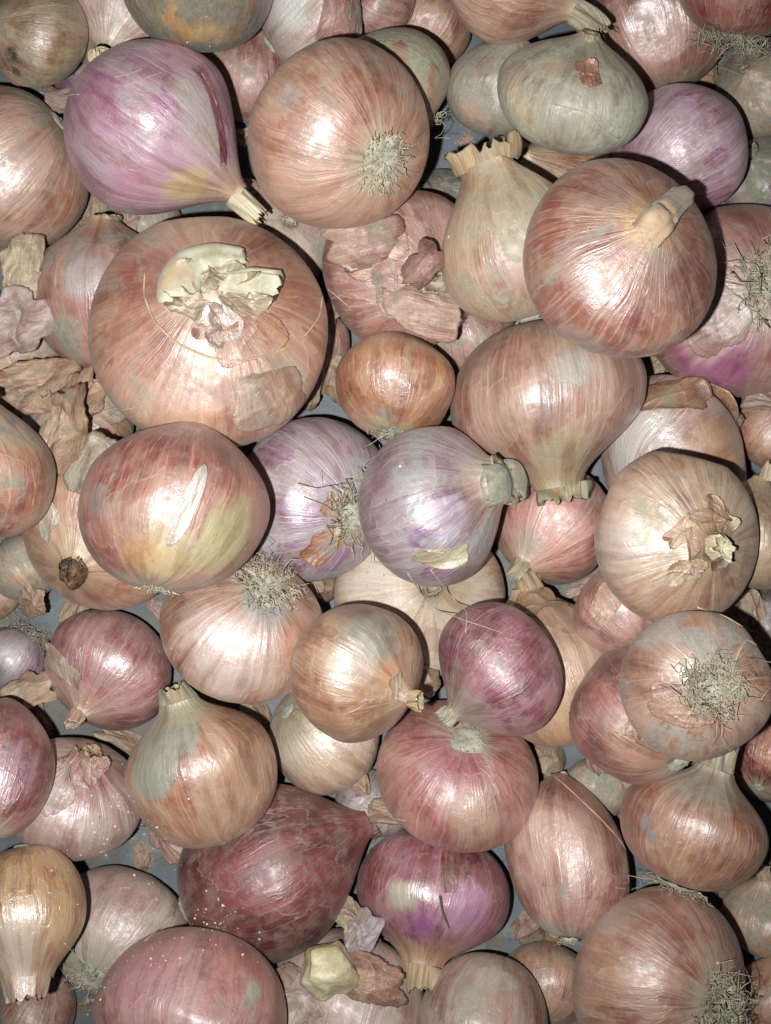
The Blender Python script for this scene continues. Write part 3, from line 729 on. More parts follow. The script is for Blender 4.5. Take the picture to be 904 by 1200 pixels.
onion('mn2', 'dusty pink onion with a red hollow top and white crumbs', 88, 934, 82, 'pale', 0.9, 0.92, ('n', 106, 884), nr=0.15, nl=0.02, neck='s', pleat=0.16, dirt=0.25, specks=1.0, patches=[(96, 905, 50, (150,66,72), 0.85), (110, 880, 20, (200,160,104), 0.8)], flakes=[(60, 920, 34, 44, 20, 'pale', 0.06), (110, 900, 26, 20, 50, 'rosy', 0.12), (70, 888, 26, 14, 30, 'rosy', 0.14)])
onion('mp4', 'plain brownish pink onion under the golden onion neck', 42, 1184, 46, 'rosy', 0.9, 0.9, ('n', 20, 1230), e=-30, dirt=0.3, nl=0.02, k2=1.0, nr=0.09)
onion('mp2', 'greyish pink onion powdered with dust beside the golden onion', 142, 1088, 82, 'pale', 0.9, 0.95, ('r', 108, 1150), hairs=80, hl=0.25, rootr=0.25, dirt=0.45, specks=0.9, dirtcol=(170,166,152), patches=[(140, 1035, 50, (172,130,116), 0.6), (112, 1140, 55, (176,172,154), 0.85)], nl=0.02, k2=1.0, nr=0.09, e=32)
onion('mk3', 'creamy white onion with a muddy patch under the brown onion with a grey cap', 386, 866, 70, 'cream', 0.95, 0.95, ('n', 446, 905), e=-30, rough=0.33, dirt=0.1, patches=[(338, 845, 36, (170,158,128), 0.85), (385, 910, 50, (208,176,146), 0.6)], nl=0.02, k2=1.0, nr=0.09)
onion('mh2', 'pale purple onion with orange skin scraps and a bristly root', 366, 584, 96, ((182,150,170), (146,100,138), (196,184,188), (226,210,220), (200,170,130)), 0.85, 0.9, ('r', 414, 602), hairs=110, hl=0.42, rootr=0.22, curl=0.6, dirt=0.4, veins=18, veinamt=0.7, dirtcol=(160,158,160),
      flakes=[(388, 592, 18, 12, 60, ((190,112,50), (150,80,34), (200,130,70), (214,160,100), (190,120,60)), 0.03), (378, 640, 32, 22, 40, ((190,118,66), (150,84,44), (200,136,84), (214,166,116), (190,120,60)), 0.07)], nl=0.02, k2=1.0, nr=0.09)
# -- upper middle
onion('uc4', 'bright purple onion in the shade of the big copper onion', 800, 178, 79, 'purple', 0.9, 0.95, ('n', 862, 130), e=-35, dirt=0.25, specks=0.3, nl=0.02, k2=1.0, nr=0.09)
onion('ug1', 'orange copper onion with a glossy spot between the torn skin and the purple grey onion', 466, 452, 74, ((202,142,102), (172,104,70), (208,160,122), (228,190,154), (206,176,128)), 0.8, 0.85, ('r', 458, 505), hairs=40, hl=0.3, rough=0.3, dirt=0.1, patches=[(450, 492, 14, (140,144,140), 0.8), (440, 505, 24, (192,176,130), 0.8)], nl=0.02, k2=1.0, nr=0.09)
onion('ud2', 'large pink onion with a purple lower cheek and a bushy pale root', 862, 352, 114, 'rosy', 0.9, 0.9, ('r', 900, 335), hairs=150, hl=0.36, rootr=0.2, curl=0.7, dirt=0.15, blotch=0.7,
      patches=[(838, 424, 62, (164,84,134), 0.8), (860, 260, 60, (160,96,88), 0.6), (830, 380, 46, (212,172,168), 0.7)], flakes=[(838, 372, 44, 40, 40, 'pale', 0.05)], nl=0.02, k2=1.0, nr=0.09)
onion('ul4', 'upright oval pinkish tan onion with long root threads on its side', 664, 1003, 71, 'rosy', 1.36, 1.36, ('r', 664, 1100), e=10, hairs=16, hl=0.1, hmat=M_HAIR, curl=0.9, dirt=0.15, rough=0.34, blotch=0.8, patches=[(655, 990, 60, (214,176,156), 0.7), (640, 1098, 26, (186,180,168), 0.8), (690, 930, 40, (176,104,84), 0.6)], nl=0.02, k2=1.0, nr=0.09)
onion('ul1', 'large dark maroon onion, teardrop shaped, its tip towards the pink onion', 318, 1020, 98, 'maroon', 1.12, 1.30, ('n', 440, 966), e=4, nr=0.15, nl=0.06, dirt=0.25, specks=0.45, veins=22, veinamt=0.5, ior=1.6, rough=0.36, dirtcol=(96,84,86), patches=[(262, 1075, 40, (128,72,66), 0.6), (300, 1030, 60, (140,58,64), 0.5)], k1=0.5, k2=0.8, lump=0.02)
onion('ul3', 'red purple onion with peeled violet streaks and a pale downward neck', 508, 1052, 94, ((152,62,72), (112,34,46), (168,96,122), (204,140,154), (206,170,120)), 0.80, 0.88, ('n', 490, 1150), e=8, nr=0.27, nl=0.22, flare=1.1, neck='s', k2=0.72, dirt=0.15, veins=24, veinamt=0.6, rough=0.34,
      patches=[(545, 1065, 40, (186,136,170), 0.75), (490, 1090, 30, (156,84,140), 0.8), (468, 1050, 22, (188,184,160), 0.8)], flakes=[(528, 1020, 12, 30, 0, 'red', 0.012)])
onion('um6', 'striped copper onion with a grey upright neck and a dry root fringe underneath', 815, 968, 88, 'copper', 0.82, 0.80, ('n', 846, 885), e=6, nr=0.26, nl=0.30, neck='g', k2=0.72, veins=17, veinamt=0.9, hairs=90, hl=0.4, rootr=0.3, hmat=M_HAIR, dirt=0.12, patches=[(756, 965, 12, (140,136,136), 0.9), (762, 982, 9, (140,136,136), 0.9), (835, 905, 60, (176,170,150), 0.8)])
onion('uj1', 'clean pink onion with a dry straw flake beside its neck', 124, 790, 77, ((192,126,124), (158,88,96), (200,150,148), (226,186,188), (200,170,140)), 0.9, 0.9, ('n', 92, 838), nr=0.13, nl=0.15, dirt=0.12, specks=0.5, rough=0.33, flakes=[(66, 782, 16, 44, 40, 'cream', 0.10)])
onion('un1', 'orange tan onion with a broad grey dirt streak down from its neck', 235, 900, 90, ((204,152,116), (176,114,84), (212,176,146), (228,196,166), (190,170,130)), 1.0, 0.95, ('n', 203, 812), e=10, nr=0.26, nl=0.16, neck='g', k2=0.74, dirt=0.1, rough=0.33, patches=[(190, 860, 48, (160,160,140), 1.0, 0.2), (180, 905, 36, (158,158,140), 1.0, 0.2), (205, 830, 40, (172,164,134), 0.9, 0.3)])
onion('ud0', 'tall pear shaped tan onion with a ragged upright neck behind the big copper onion', 602, 300, 88, 'tan', 0.85, 1.25, ('n', 568, 190), nr=0.42, nl=0.22, neck='s', k1=0.5, k2=0.72, flare=1.1, rag=0.6, dirt=0.4, veins=22, dirtcol=(168,164,140), patches=[(600, 250, 50, (178,170,140), 0.6), (600, 320, 40, (196,160,150), 0.6)])
onion('ua2', 'large tan and pink striped onion cut by the left edge', 0, 204, 100, ((200,156,126), (180,118,96), (204,170,156), (226,196,176), (204,176,138)), 0.95, 0.95, ('n', -80, 270), e=-15, dirt=0.3, specks=0.25, rough=0.36, flakes=[], nl=0.02, k2=1.0, nr=0.09)
onion('uc3', 'mouldy grey green onion with one orange scrap of skin on top', 672, 107, 88, ((170,168,148), (146,142,120), (180,164,138), (200,198,182), (170,150,120)), 0.76, 0.74, ('n', 690, 40), e=14, nr=0.12, nl=0.03, neck='g', dirt=0.45, dirtcol=(176,176,156), rough=0.5, veinamt=0.4, patches=[(640, 72, 28, (198,178,148), 0.8), (655, 140, 26, (136,132,116), 0.7), (738, 92, 18, (108,102,90), 0.7), (735, 140, 30, (188,192,180), 0.7), (600, 95, 22, (176,140,112), 0.7), (610, 130, 26, (190,160,120), 0.6)], flakes=[(690, 84, 17, 22, 10, ((190,134,102), (160,98,72), (200,150,120), (222,180,150), (190,130,90)), 0.05)])
onion('ul2', 'squat pink onion with a magenta collar and a round grey green root scar', 538, 910, 95, ((192,120,112), (160,82,84), (200,148,130), (220,176,160), (206,176,138)), 0.78, 0.78, ('r', 548, 868), hairs=26, hl=0.12, rootr=0.22, dirt=0.12, sink=0.006, patches=[(535, 885, 50, (160,66,88), 0.75), (560, 960, 40, (180,150,120), 0.5)])
onion('uk4', 'glossy pink purple onion with a dirty shoulder beside the brown onion with a grey cap', 581, 790, 80, ((160,82,102), (122,48,70), (176,114,134), (208,158,174), (168,150,128)), 0.92, 0.92, ('n', 512, 850), e=12, nr=0.14, nl=0.12, neck='g', dirt=0.15, rough=0.34, patches=[(535, 840, 50, (150,134,122), 0.85), (528, 785, 14, (128,116,106), 0.8)])
onion('uj2', 'silvery copper onion with a grey fuzzy root turned up', 287, 738, 100, ((200,152,128), (172,112,88), (212,186,170), (228,204,188), (206,176,138)), 0.80, 0.85, ('r', 312, 690), hairs=200, hl=0.34, rootr=0.26, curl=0.5, dirt=0.15, rough=0.30, veins=26, veinamt=0.7, patches=[(313, 706, 36, (146,152,152), 0.8), (265, 760, 66, (214,194,184), 0.6), (360, 760, 44, (184,120,86), 0.6)], nl=0.02, k2=1.0, nr=0.09)
loose_skin('crumpled pink tan papery skin below the copper onion with fuzzy root', 428, 280, 56, 38, 15, ((196,146,124), (160,106,88), (204,166,146), (224,192,172), (190,150,120)), 0.7, 0.035, (0, 0), seed=31)
loose_skin('glossy folded papery skin above the orange copper onion', 500, 366, 60, 34, -12, ((204,160,138), (172,120,100), (212,182,162), (230,206,188), (190,150,120)), 0.7, 0.03, (0, 0), seed=32)
loose_skin('curled dark pink skin edge beside the ragged upright neck', 500, 312, 30, 24, 50, ((170,104,88), (126,66,56), (184,128,110), (206,160,142), (170,120,90)), 1.2, 0.04, (0, 10), seed=33)
loose_skin('pale straw scrap of skin lodged between the flat copper onion and the reddish onion', 146, 458, 52, 44, 20, 'cream', 0.5, 0.05, (10, -10), seed=1)
loose_skin('pleated tan scrap of skin under the striped onion at the edge', 26, 318, 42, 30, 80, ((206,180,140), (170,136,100), (212,192,156), (226,208,176), (200,170,120)), 0.4, 0.06, (0, 0), seed=2)
loose_skin('large brown folded skin sheet under the dry leaves by the red orange onion', 40, 455, 62, 36, 10, ((178,128,88), (136,88,56), (190,150,112), (210,174,134), (170,120,80)), 0.5, 0.08, (6, 6), seed=21)
loose_skin('orange brown curled skin standing between dry leaves and the flat copper onion', 92, 470, 40, 28, 60, ((186,128,84), (140,84,50), (196,146,106), (214,172,130), (170,120,80)), 0.9, 0.08, (20, -20), seed=22)
loose_skin('pale pink crumpled skin among the dry leaves', 20, 378, 48, 40, 30, 'pale', 0.3, 0.08, (8, 8), seed=3)
loose_skin('brown translucent skin beside the red orange onion at the edge', 76, 500, 56, 30, 80, ((170,124,84), (130,86,54), (182,142,102), (204,168,126), (170,120,80)), 0.5, 0.06, (0, 10), seed=5)
loose_skin('grey straw skin tucked under the reddish onion with white slit', 118, 548, 46, 40, 60, ((196,176,146), (160,136,106), (190,184,166), (216,204,180), (190,160,120)), 0.4, 0.06, (0, -10), seed=6)
loose_skin('tan flake of skin below the clean pink onion', 34, 812, 34, 24, 30, ((204,166,128), (170,124,88), (208,180,146), (224,198,164), (200,160,120)), 0.5, 0.06, (0, 0), seed=11)
loose_skin('brown torn skin with dark edge under the yellow chunk', 436, 1148, 56, 34, -15, ((184,122,84), (140,80,52), (190,136,104), (212,168,130), (180,120,80)), 0.9, 0.05, (0, 0), seed=9)
loose_skin('pale pink sheet of skin beside the big dusty rosy onion', 362, 1168, 46, 38, 70, 'pale', 0.3, 0.06, (0, 0), seed=10)
loose_skin('grey brown wisp of skin between the maroon and the red purple onion', 424, 1096, 34, 18, 60, 'lilac', 0.5, 0.08, (0, 0), seed=12)
onion('ti1', 'red orange onion with a grey scuffed top cut by the edge beside dry leaves', -24, 542, 86, ((190,116,92), (152,76,64), (196,150,120), (222,176,140), (190,150,110)), 1.0, 0.95, ('n', -10, 440), e=12, dirt=0.4, nl=0.05, neck='s', veins=14, veinamt=0.8, patches=[(25, 500, 44, (196,168,140), 0.8), (20, 482, 12, (84,60,90), 0.8), (30, 520, 20, (190,140,96), 0.8)])
# -- top layer
onion('tg2', 'big rosy tan onion whose thick grey green neck hangs down towards the purple grey onion', 641, 466, 119, ((192,144,122), (162,104,86), (200,166,148), (224,190,172), (190,172,130)), 0.80, 0.92, ('n', 662, 572), e=4, nr=0.26, nl=0.10, neck='g', k1=0.52, k2=0.70, dirt=0.2, veins=22, veinamt=0.5, patches=[(670, 430, 30, (176,176,170), 0.7), (664, 540, 50, (188,172,134), 0.75), (664, 580, 24, (150,152,128), 0.9)], rag=0.5)
onion('tc1', 'pinkish tan onion with a gnarled dry neck leaning over the mouldy grey onion', 606, -24, 78, ((206,158,134), (178,120,100), (212,176,156), (228,198,178), (206,176,138)), 0.95, 1.05, ('n', 688, 18), e=12, nr=0.20, nl=0.42, nd=(-50, 30), neck='g', k2=0.7, dirt=0.15, veins=24, wisps=8)
onion('tc6', 'dark red onion cut by the top edge with a straw coloured root fringe', 872, -26, 74, 'red', 0.9, 0.9, ('r', 862, 48), e=6, hairs=160, hl=0.55, rootr=0.36, curl=0.9, hmat=M_HAIR, rough=0.34, dirt=0.08, ior=1.65, sink=0.004, nl=0.02, k2=1.0, nr=0.09)
onion('ta5', 'rotten dark olive onion with orange brown stains and yellow crumbs', 230, -36, 90, 'olive', 0.95, 0.95, ('n', 230, -120), e=0, dirt=0.5, dirtcol=(112,112,98), blotch=0.9, rough=0.45, specks=0.4, patches=[(205, 22, 40, (176,122,44), 0.8), (240, 34, 22, (196,164,96), 0.6), (262, 0, 30, (146,112,60), 0.7)], nl=0.02, k2=1.0, nr=0.09)
onion('ta1', 'grey gold onion with a black ragged tear in its skin, cut by the corner', 40, 38, 62, ((190,158,120), (152,122,92), (196,170,140), (214,188,152), (190,160,120)), 0.95, 0.95, ('n', -10, 20), dirt=0.4, rough=0.33, dirtcol=(134,128,108), patches=[(10, 62, 11, (40,26,20), 0.95), (17, 80, 7, (40,26,20), 0.95)], flakes=[(4, 86, 15, 22, 20, 'tan', 0.05)])
onion('tb2', 'large copper onion with a fuzzy grey green root disc facing up', 397, 157, 113, ((204,152,124), (172,110,86), (208,164,140), (226,188,164), (206,176,138)), 0.82, 0.86, ('r', 446, 186), hairs=260, hl=0.17, rootr=0.25, curl=0.35, dirt=0.2, veins=22, veinamt=0.45, patches=[(480, 170, 34, (176,112,76), 0.6), (340, 115, 18, (178,172,166), 0.6)], nl=0.02, k2=1.0, nr=0.09)
onion('tf1', 'broad flat copper onion with a torn pale papery top and a loose ring of skin', 246, 384, 141, ((202,150,120), (172,106,84), (206,164,138), (226,190,166), (210,178,146)), 0.78, 0.72, ('n', 246, 338), nr=0.05, nl=0.02, neck='w', k2=0.9, dirt=0.25, specks=0.2, veins=14, veinamt=0.3, rag=0.7, flare=1.0,
      patches=[(150, 310, 62, (156,80,62), 0.9), (130, 380, 40, (178,116,88), 0.7), (262, 395, 70, (214,172,146), 0.6), (255, 372, 34, (226,204,196), 0.8), (330, 460, 48, (176,164,148), 0.7), (205, 300, 40, (184,166,150), 0.7)],
      flakes=[(222, 312, 34, 30, 40, ((206,200,168), (176,164,126), (212,206,180), (224,218,196), (200,180,140)), 0.16), (268, 308, 34, 20, 10, ((206,190,156), (170,150,114), (212,200,172), (224,212,188), (200,180,140)), 0.18), (200, 330, 20, 22, 60, ((202,164,134), (166,122,94), (208,178,150), (222,198,172), (200,180,140)), 0.12), (290, 340, 40, 24, -10, ((204,190,156), (176,156,118), (212,200,172), (222,212,186), (200,180,140)), 0.12), (232, 385, 22, 16, 30, ((220,184,164), (190,140,116), (224,196,180), (236,214,200), (200,180,140)), 0.10), (205, 345, 26, 34, 70, 'cream', 0.10), (300, 400, 66, 36, 20, ((206,152,118), (178,114,84), (210,166,136), (228,194,164), (200,160,120)), 0.015), (315, 470, 56, 40, -10, ((196,154,126), (166,118,94), (186,172,154), (214,192,170), (200,160,120)), 0.03), (265, 375, 26, 34, 15, ((224,206,196), (200,176,166), (226,214,206), (236,224,216), (200,180,140)), 0.06), (250, 395, 16, 20, 50, ((196,168,160), (160,132,124), (200,180,172), (220,204,196), (200,180,140)), 0.09)])
onion('tb1', 'large bright purple pink onion with yellow shoulder and dry pointed neck', 184, 152, 109, ((198,138,172), (158,80,128), (208,178,194), (232,204,220), (212,188,138)), 0.92, 1.12, ('n', 282, 236), e=12, nr=0.13, nl=0.28, nd=(-42, 10), neck='w', k1=0.52, k2=0.74, pleat=0.10, dirt=0.25, specks=0.3, veins=14, rough=0.36, blotch=0.7,
      patches=[(220, 222, 40, (214,194,140), 0.85), (232, 125, 44, (186,176,168), 0.8), (246, 165, 30, (190,176,164), 0.7), (280, 208, 12, (160,70,100), 0.8), (262, 170, 9, (206,196,150), 0.8), (110, 120, 46, (176,112,136), 0.6), (160, 215, 40, (190,120,150), 0.5)], flakes=[(258, 138, 72, 9, -72, ((146,60,82), (112,36,56), (160,80,98), (186,120,130), (150,70,80)), 0.006)])
onion('th1', 'reddish onion with a white slit in the skin and a yellow green base', 208, 586, 111, ((182,106,94), (146,72,66), (196,144,124), (218,170,150), (206,180,120)), 0.95, 0.86, ('r', 180, 688), e=12, hairs=70, hl=0.12, rootr=0.22, curl=0.3, hmat=M_NECKW, dirt=0.2, veins=20, veinamt=0.5, patches=[(195, 645, 44, (208,190,138), 0.85), (262, 628, 50, (188,184,128), 0.75), (170, 640, 24, (204,150,96), 0.7), (125, 585, 20, (150,138,130), 0.7), (300, 620, 30, (176,120,110), 0.6)],
      flakes=[(220, 592, 54, 11, 66, ((226,214,202), (204,178,168), (232,226,218), (240,232,226), (220,200,170)), 0.02, 2)], nl=0.02, k2=1.0, nr=0.09)
onion('th3', 'purple grey onion with a fat grey green cut neck and a cream scrap of skin', 511, 590, 94, ((180,154,170), (142,100,130), (186,180,178), (222,208,216), (196,172,140)), 0.95, 0.95, ('n', 588, 566), nr=0.25, nl=0.06, neck='g', k1=0.55, k2=0.72, pleat=0.10, dirt=0.35, dirtcol=(156,160,158), veins=18, rough=0.28, flare=1.15, rag=0.2,
      patches=[(525, 610, 36, (206,190,214), 0.7), (497, 632, 18, (132,74,140), 0.85), (450, 560, 30, (150,118,138), 0.6), (560, 560, 24, (196,168,150), 0.6)],
      flakes=[(520, 652, 42, 14, -6, ((212,204,168), (180,170,132), (218,210,178), (230,224,200), (206,190,140)), 0.05)])
onion('tm1b', 'brown olive onion tucked behind the cream tan onion with a torn top', 884, 622, 72, ((176,138,104), (140,104,76), (182,150,118), (204,174,140), (190,160,120)), 0.9, 0.9, ('n', 900, 560), e=5, dirt=0.3)
onion('tm1', 'large cream tan onion with a torn brown top and a white cut neck', 797, 632, 103, ((208,176,146), (180,138,110), (216,194,170), (228,206,182), (200,170,128)), 0.85, 0.85, ('n', 838, 640), nr=0.15, nl=0.12, neck='w', dirt=0.2, patches=[(836, 632, 30, (140,98,62), 0.75), (850, 600, 26, (170,126,80), 0.7), (715, 600, 40, (180,130,112), 0.6), (720, 640, 40, (196,176,166), 0.7)],
      flakes=[(850, 650, 18, 30, 20, ((150,104,68), (110,68,42), (164,120,84), (190,150,110), (150,110,80)), 0.05), (818, 640, 12, 26, 10, ((170,116,76), (126,78,48), (180,132,94), (200,156,116), (150,110,80)), 0.05), (856, 588, 26, 16, -20, ((186,144,98), (142,100,64), (196,160,118), (214,180,140), (150,110,80)), 0.05), (800, 622, 28, 16, 40, ((200,150,100), (160,106,66), (206,164,120), (222,186,146), (200,160,120)), 0.05), (806, 676, 32, 20, 10, ((216,188,150), (184,146,108), (222,202,172), (232,214,186), (200,160,120)), 0.06), (838, 600, 34, 11, 5, ((196,152,100), (150,106,66), (206,166,120), (222,186,146), (200,160,120)), 0.06), (868, 612, 24, 18, 30, ((206,180,136), (166,130,90), (212,190,150), (226,206,170), (200,160,120)), 0.06), (825, 660, 10, 26, -30, ((160,106,74), (120,74,50), (170,120,86), (190,144,106), (160,120,80)), 0.06)])
onion('tm3', 'tan onion whose fuzzy root faces up with long threads hanging down', 816, 802, 88, ((198,156,128), (168,112,88), (204,172,148), (222,190,166), (200,170,128)), 0.80, 0.85, ('r', 832, 806), hairs=330, hl=0.36, rootr=0.23, curl=1.0, dirt=0.4, veins=18, dirtcol=(160,158,150), patches=[(780, 735, 40, (170,166,158), 0.7), (810, 735, 16, (160,96,70), 0.7)], flakes=[(800, 840, 48, 30, -10, ((192,138,108), (160,98,76), (200,156,126), (216,178,150), (190,130,90)), 0.03)], nl=0.02, k2=1.0, nr=0.09)
onion('tk2', 'brown onion with a dirty grey cap and a glossy cheek', 425, 790, 85, ((194,148,112), (156,100,70), (200,164,132), (220,184,152), (200,170,128)), 0.92, 0.9, ('n', 482, 818), nr=0.13, nl=0.12, neck='s', dirt=0.15, rough=0.28, veinamt=0.3, patches=[(438, 738, 46, (140,142,130), 0.85), (415, 715, 30, (120,84,62), 0.6), (420, 775, 30, (224,208,192), 0.5), (380, 840, 34, (166,108,76), 0.6), (470, 790, 26, (206,150,110), 0.6)],
      flakes=[(478, 808, 18, 24, 20, 'tan', 0.05)])
onion('tn3', 'deep red purple onion with pale lines cut by the left edge', -4, 895, 66, ((152,82,80), (112,48,54), (160,96,112), (206,140,110), (180,130,100)), 1.25, 1.25, ('n', 10, 800), e=-25, rough=0.30, dirt=0.1, specks=0.3, veins=14, veinamt=0.9, patches=[(15, 900, 34, (156,94,124), 0.6)], nl=0.02, k2=1.0, nr=0.09)
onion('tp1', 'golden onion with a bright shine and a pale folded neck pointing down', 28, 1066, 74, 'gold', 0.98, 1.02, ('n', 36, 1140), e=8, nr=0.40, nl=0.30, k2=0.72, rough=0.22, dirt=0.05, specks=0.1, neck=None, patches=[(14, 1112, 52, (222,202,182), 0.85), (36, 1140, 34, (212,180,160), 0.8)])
onion('tp3', 'big rosy red onion sprinkled with dust, cut by the bottom edge', 222, 1196, 108, ((184,112,112), (146,72,78), (196,144,144), (216,170,166), (190,140,120)), 0.95, 0.95, ('n', 200, 1290), e=10, dirt=0.2, specks=0.8, rough=0.40, patches=[(165, 1160, 50, (196,140,150), 0.6), (280, 1160, 50, (176,106,88), 0.6), (288, 1168, 10, (170,166,150), 0.9)])
onion('tq1', 'pinkish grey onion with a wrinkled greenish shoulder, cut by the bottom edge', 566, 1198, 77, ((198,160,148), (168,122,112), (186,180,160), (220,196,186), (190,180,150)), 0.98, 1.0, ('n', 540, 1290), e=5, dirt=0.35, dirtcol=(160,158,140), patches=[(560, 1165, 46, (176,168,146), 0.75), (600, 1190, 40, (200,160,140), 0.5)])
onion('tq2', 'largest copper onion at the bottom with fluted skin and a pale bushy root', 769, 1148, 113, ((190,136,108), (156,98,76), (198,154,128), (216,178,152), (200,170,128)), 0.88, 0.9, ('r', 838, 1180), hairs=240, hl=0.34, rootr=0.22, curl=0.7, dirt=0.15, pleat=0.05, veins=20, veinamt=0.5, patches=[(730, 1075, 40, (178,160,144), 0.6), (675, 1130, 20, (140,84,62), 0.6)], nl=0.02, k2=1.0, nr=0.09)
onion('td1', 'biggest rosy copper onion on top of the heap with a bent knobbly straw neck', 730, 300, 121, ((186,128,108), (152,88,74), (196,146,124), (222,180,156), (204,166,120)), 0.85, 0.85, ('n', 778, 256), nr=0.05, nl=0.02, neck='s', k2=0.78, pleat=0.10, dirt=0.25, specks=0.2, veins=22, veinamt=0.5, rough=0.33, flare=0.7, rag=0.15, patches=[(800, 330, 60, (140,100,88), 0.6), (700, 205, 40, (150,120,104), 0.6), (755, 250, 34, (206,164,116), 0.7), (810, 210, 30, (148,136,122), 0.6), (690, 405, 40, (176,160,150), 0.7)])
# ------------------------------------------------------------------ fine surface lookup for things lying on the heap
FINE = BVHTree.FromPolygons([tuple(p) for p in np.vstack([np.array([[-2, -2, 0], [2, -2, 0], [2, 2, 0], [-2, 2, 0.0]])] + HV)],
                            [(0, 1, 2, 3)] + [tuple(i + 4 for i in f) for fs in HF for f in fs])
def on_heap(u, v, lift=0.0004):
    h = FINE.ray_cast(CAM, px_ray(u, v))
    return np.array(h[0] + h[1] * lift), h[1]

def strand_path(pts, lift=0.0005, n=26):
    pts = np.array(pts, float)
    d = np.r_[0, np.cumsum(np.linalg.norm(np.diff(pts, axis=0), axis=1))]
    q = np.linspace(0, d[-1], n)
    t = np.stack([np.interp(q, d, pts[:, 0]), np.interp(q, d, pts[:, 1])], -1)
    for _ in range(3): t[1:-1] = (t[:-2] + t[1:-1] * 2 + t[2:]) / 4
    P = np.array([on_heap(a, b, lift)[0] for a, b in t])
    Z = P[:, 2].copy()
    for _ in range(8):       # a stiff fibre bridges the hollows it crosses
        Zs = Z.copy(); Zs[1:-1] = (Z[:-2] + Z[1:-1] + Z[2:]) / 3; Z = np.maximum(Zs, P[:, 2])
    out = []
    for (a, b), z in zip(t, Z):
        r = px_ray(a, b); out.append(np.array(CAM + r * ((CAMH - z) / -r.z)))
    return np.array(out)

def strand(label, pts, rad, mat, name='root_strand', group='loose dry fibres on the heap', lift=0.0006):
    P = strand_path(pts, lift)
    c = P.mean(0)
    V, F = tubes([P - c], [rad], 5, 0.6)
    o = new_obj(name, V, F, mat, None, loc=c); tag(o, label, 'fibre', group); return o

strand('pale thin fibre lying across the top of the glossy pink purple onion', [(478, 672), (505, 712), (548, 728), (590, 742)], 0.00022, M_HAIR)
strand('hooked dry fibre between the purple grey onion and the glossy pink purple one', [(505, 668), (530, 700), (548, 716), (546, 742)], 0.00022, M_HAIR)
strand('curved straw fibre over dry leaves beside the reddish onion with white slit', [(86, 535), (110, 500), (135, 482), (168, 476)], 0.00022, M_HAIR_T)
strand('thin pale fibre across the gap beside the big purple pink onion', [(46, 108), (70, 112), (92, 110)], 0.00020, M_HAIR)
strand('dark wavy fibre lying on the pale purple onion', [(350, 566), (372, 572), (392, 568), (410, 566)], 0.00020, M_HAIR_D)
strand('short dark fibre crossing towards the bristly root of the pale purple onion', [(356, 582), (378, 590), (402, 604)], 0.00018, M_HAIR_D)
strand('long pale fibre trailing over the upright oval onion', [(645, 905), (668, 925), (700, 955), (728, 985), (738, 1005)], 0.00022, M_HAIR_T)
strand('thin kinked fibre on the side of the upright oval onion', [(683, 970), (690, 1000), (708, 1020), (725, 1030)], 0.00018, M_HAIR_T)
strand('branching pale fibre at the tip of the dark maroon onion', [(410, 938), (438, 952), (456, 958), (474, 962)], 0.00022, M_HAIR)
strand('pale fibre beside the tip of the dark maroon onion', [(432, 1000), (444, 975), (455, 965)], 0.0002, M_HAIR)
strand('long thread from the cream tan onion over the rooted onion', [(818, 712), (850, 722), (880, 740), (900, 742)], 0.00024, M_HAIR_T)
strand('forked pale root thread on the rooted onion', [(858, 790), (866, 765), (876, 748), (895, 762)], 0.00035, M_HAIR)
strand('straight pale root thread reaching from the rooted onion to the edge', [(850, 800), (872, 797), (903, 793)], 0.00022, M_HAIR)
strand('pale sliver of straw lying on the dusty greyish pink onion', [(170, 1103), (188, 1088), (204, 1073)], 0.0003, M_HAIR)
strand('thin straw between the golden onion and the dusty greyish pink onion', [(76, 1106), (92, 1122), (108, 1134)], 0.0002, M_HAIR)
strand('dark curved splinter stuck on the peeled violet streaks of the red purple onion', [(516, 1050), (519, 1068), (527, 1088)], 0.0005, M_HAIR_D, 'splinter')
strand('looped thread on the mouldy grey onion', [(650, 122), (690, 132), (704, 150), (728, 166), (722, 148), (706, 138)], 0.00018, M_HAIR)
strand('dry root fibre tangle thread by the sliver of grey floor near the torn pink onion', [(384, 338), (398, 350), (412, 362)], 0.00025, M_HAIR)
strand('short pale thread beside the torn pink onion', [(388, 350), (400, 346), (414, 350)], 0.0002, M_HAIR)
strand('long root thread curling over the large copper onion at the bottom', [(868, 1175), (880, 1165), (903, 1158)], 0.0002, M_HAIR)
# scratches of straw on the two purple ones
strand('thin pale scratch of straw on the big purple pink onion', [(134, 90), (150, 87), (168, 80)], 0.00012, M_HAIR)
strand('longer thin straw on the big purple pink onion', [(146, 101), (168, 92), (190, 84)], 0.00012, M_HAIR)

# the loose ring of skin round the top of the broad flat onion: a part of it
r0, C0, R0, R30, on0, Q0 = ONIONS['tf1']
P = strand_path([(170, 318), (168, 345), (180, 376), (206, 402), (245, 419), (285, 423), (322, 414), (356, 396), (376, 370), (378, 345)], 0.0009, 60)
inv = r0.matrix_world.inverted()
P = np.array([np.array(inv @ Vector(p)) for p in P])
V, F = tubes([P], [0.00032], 5, 0.8)
new_obj('skin_ring', V, F, M_HAIR_T, r0)

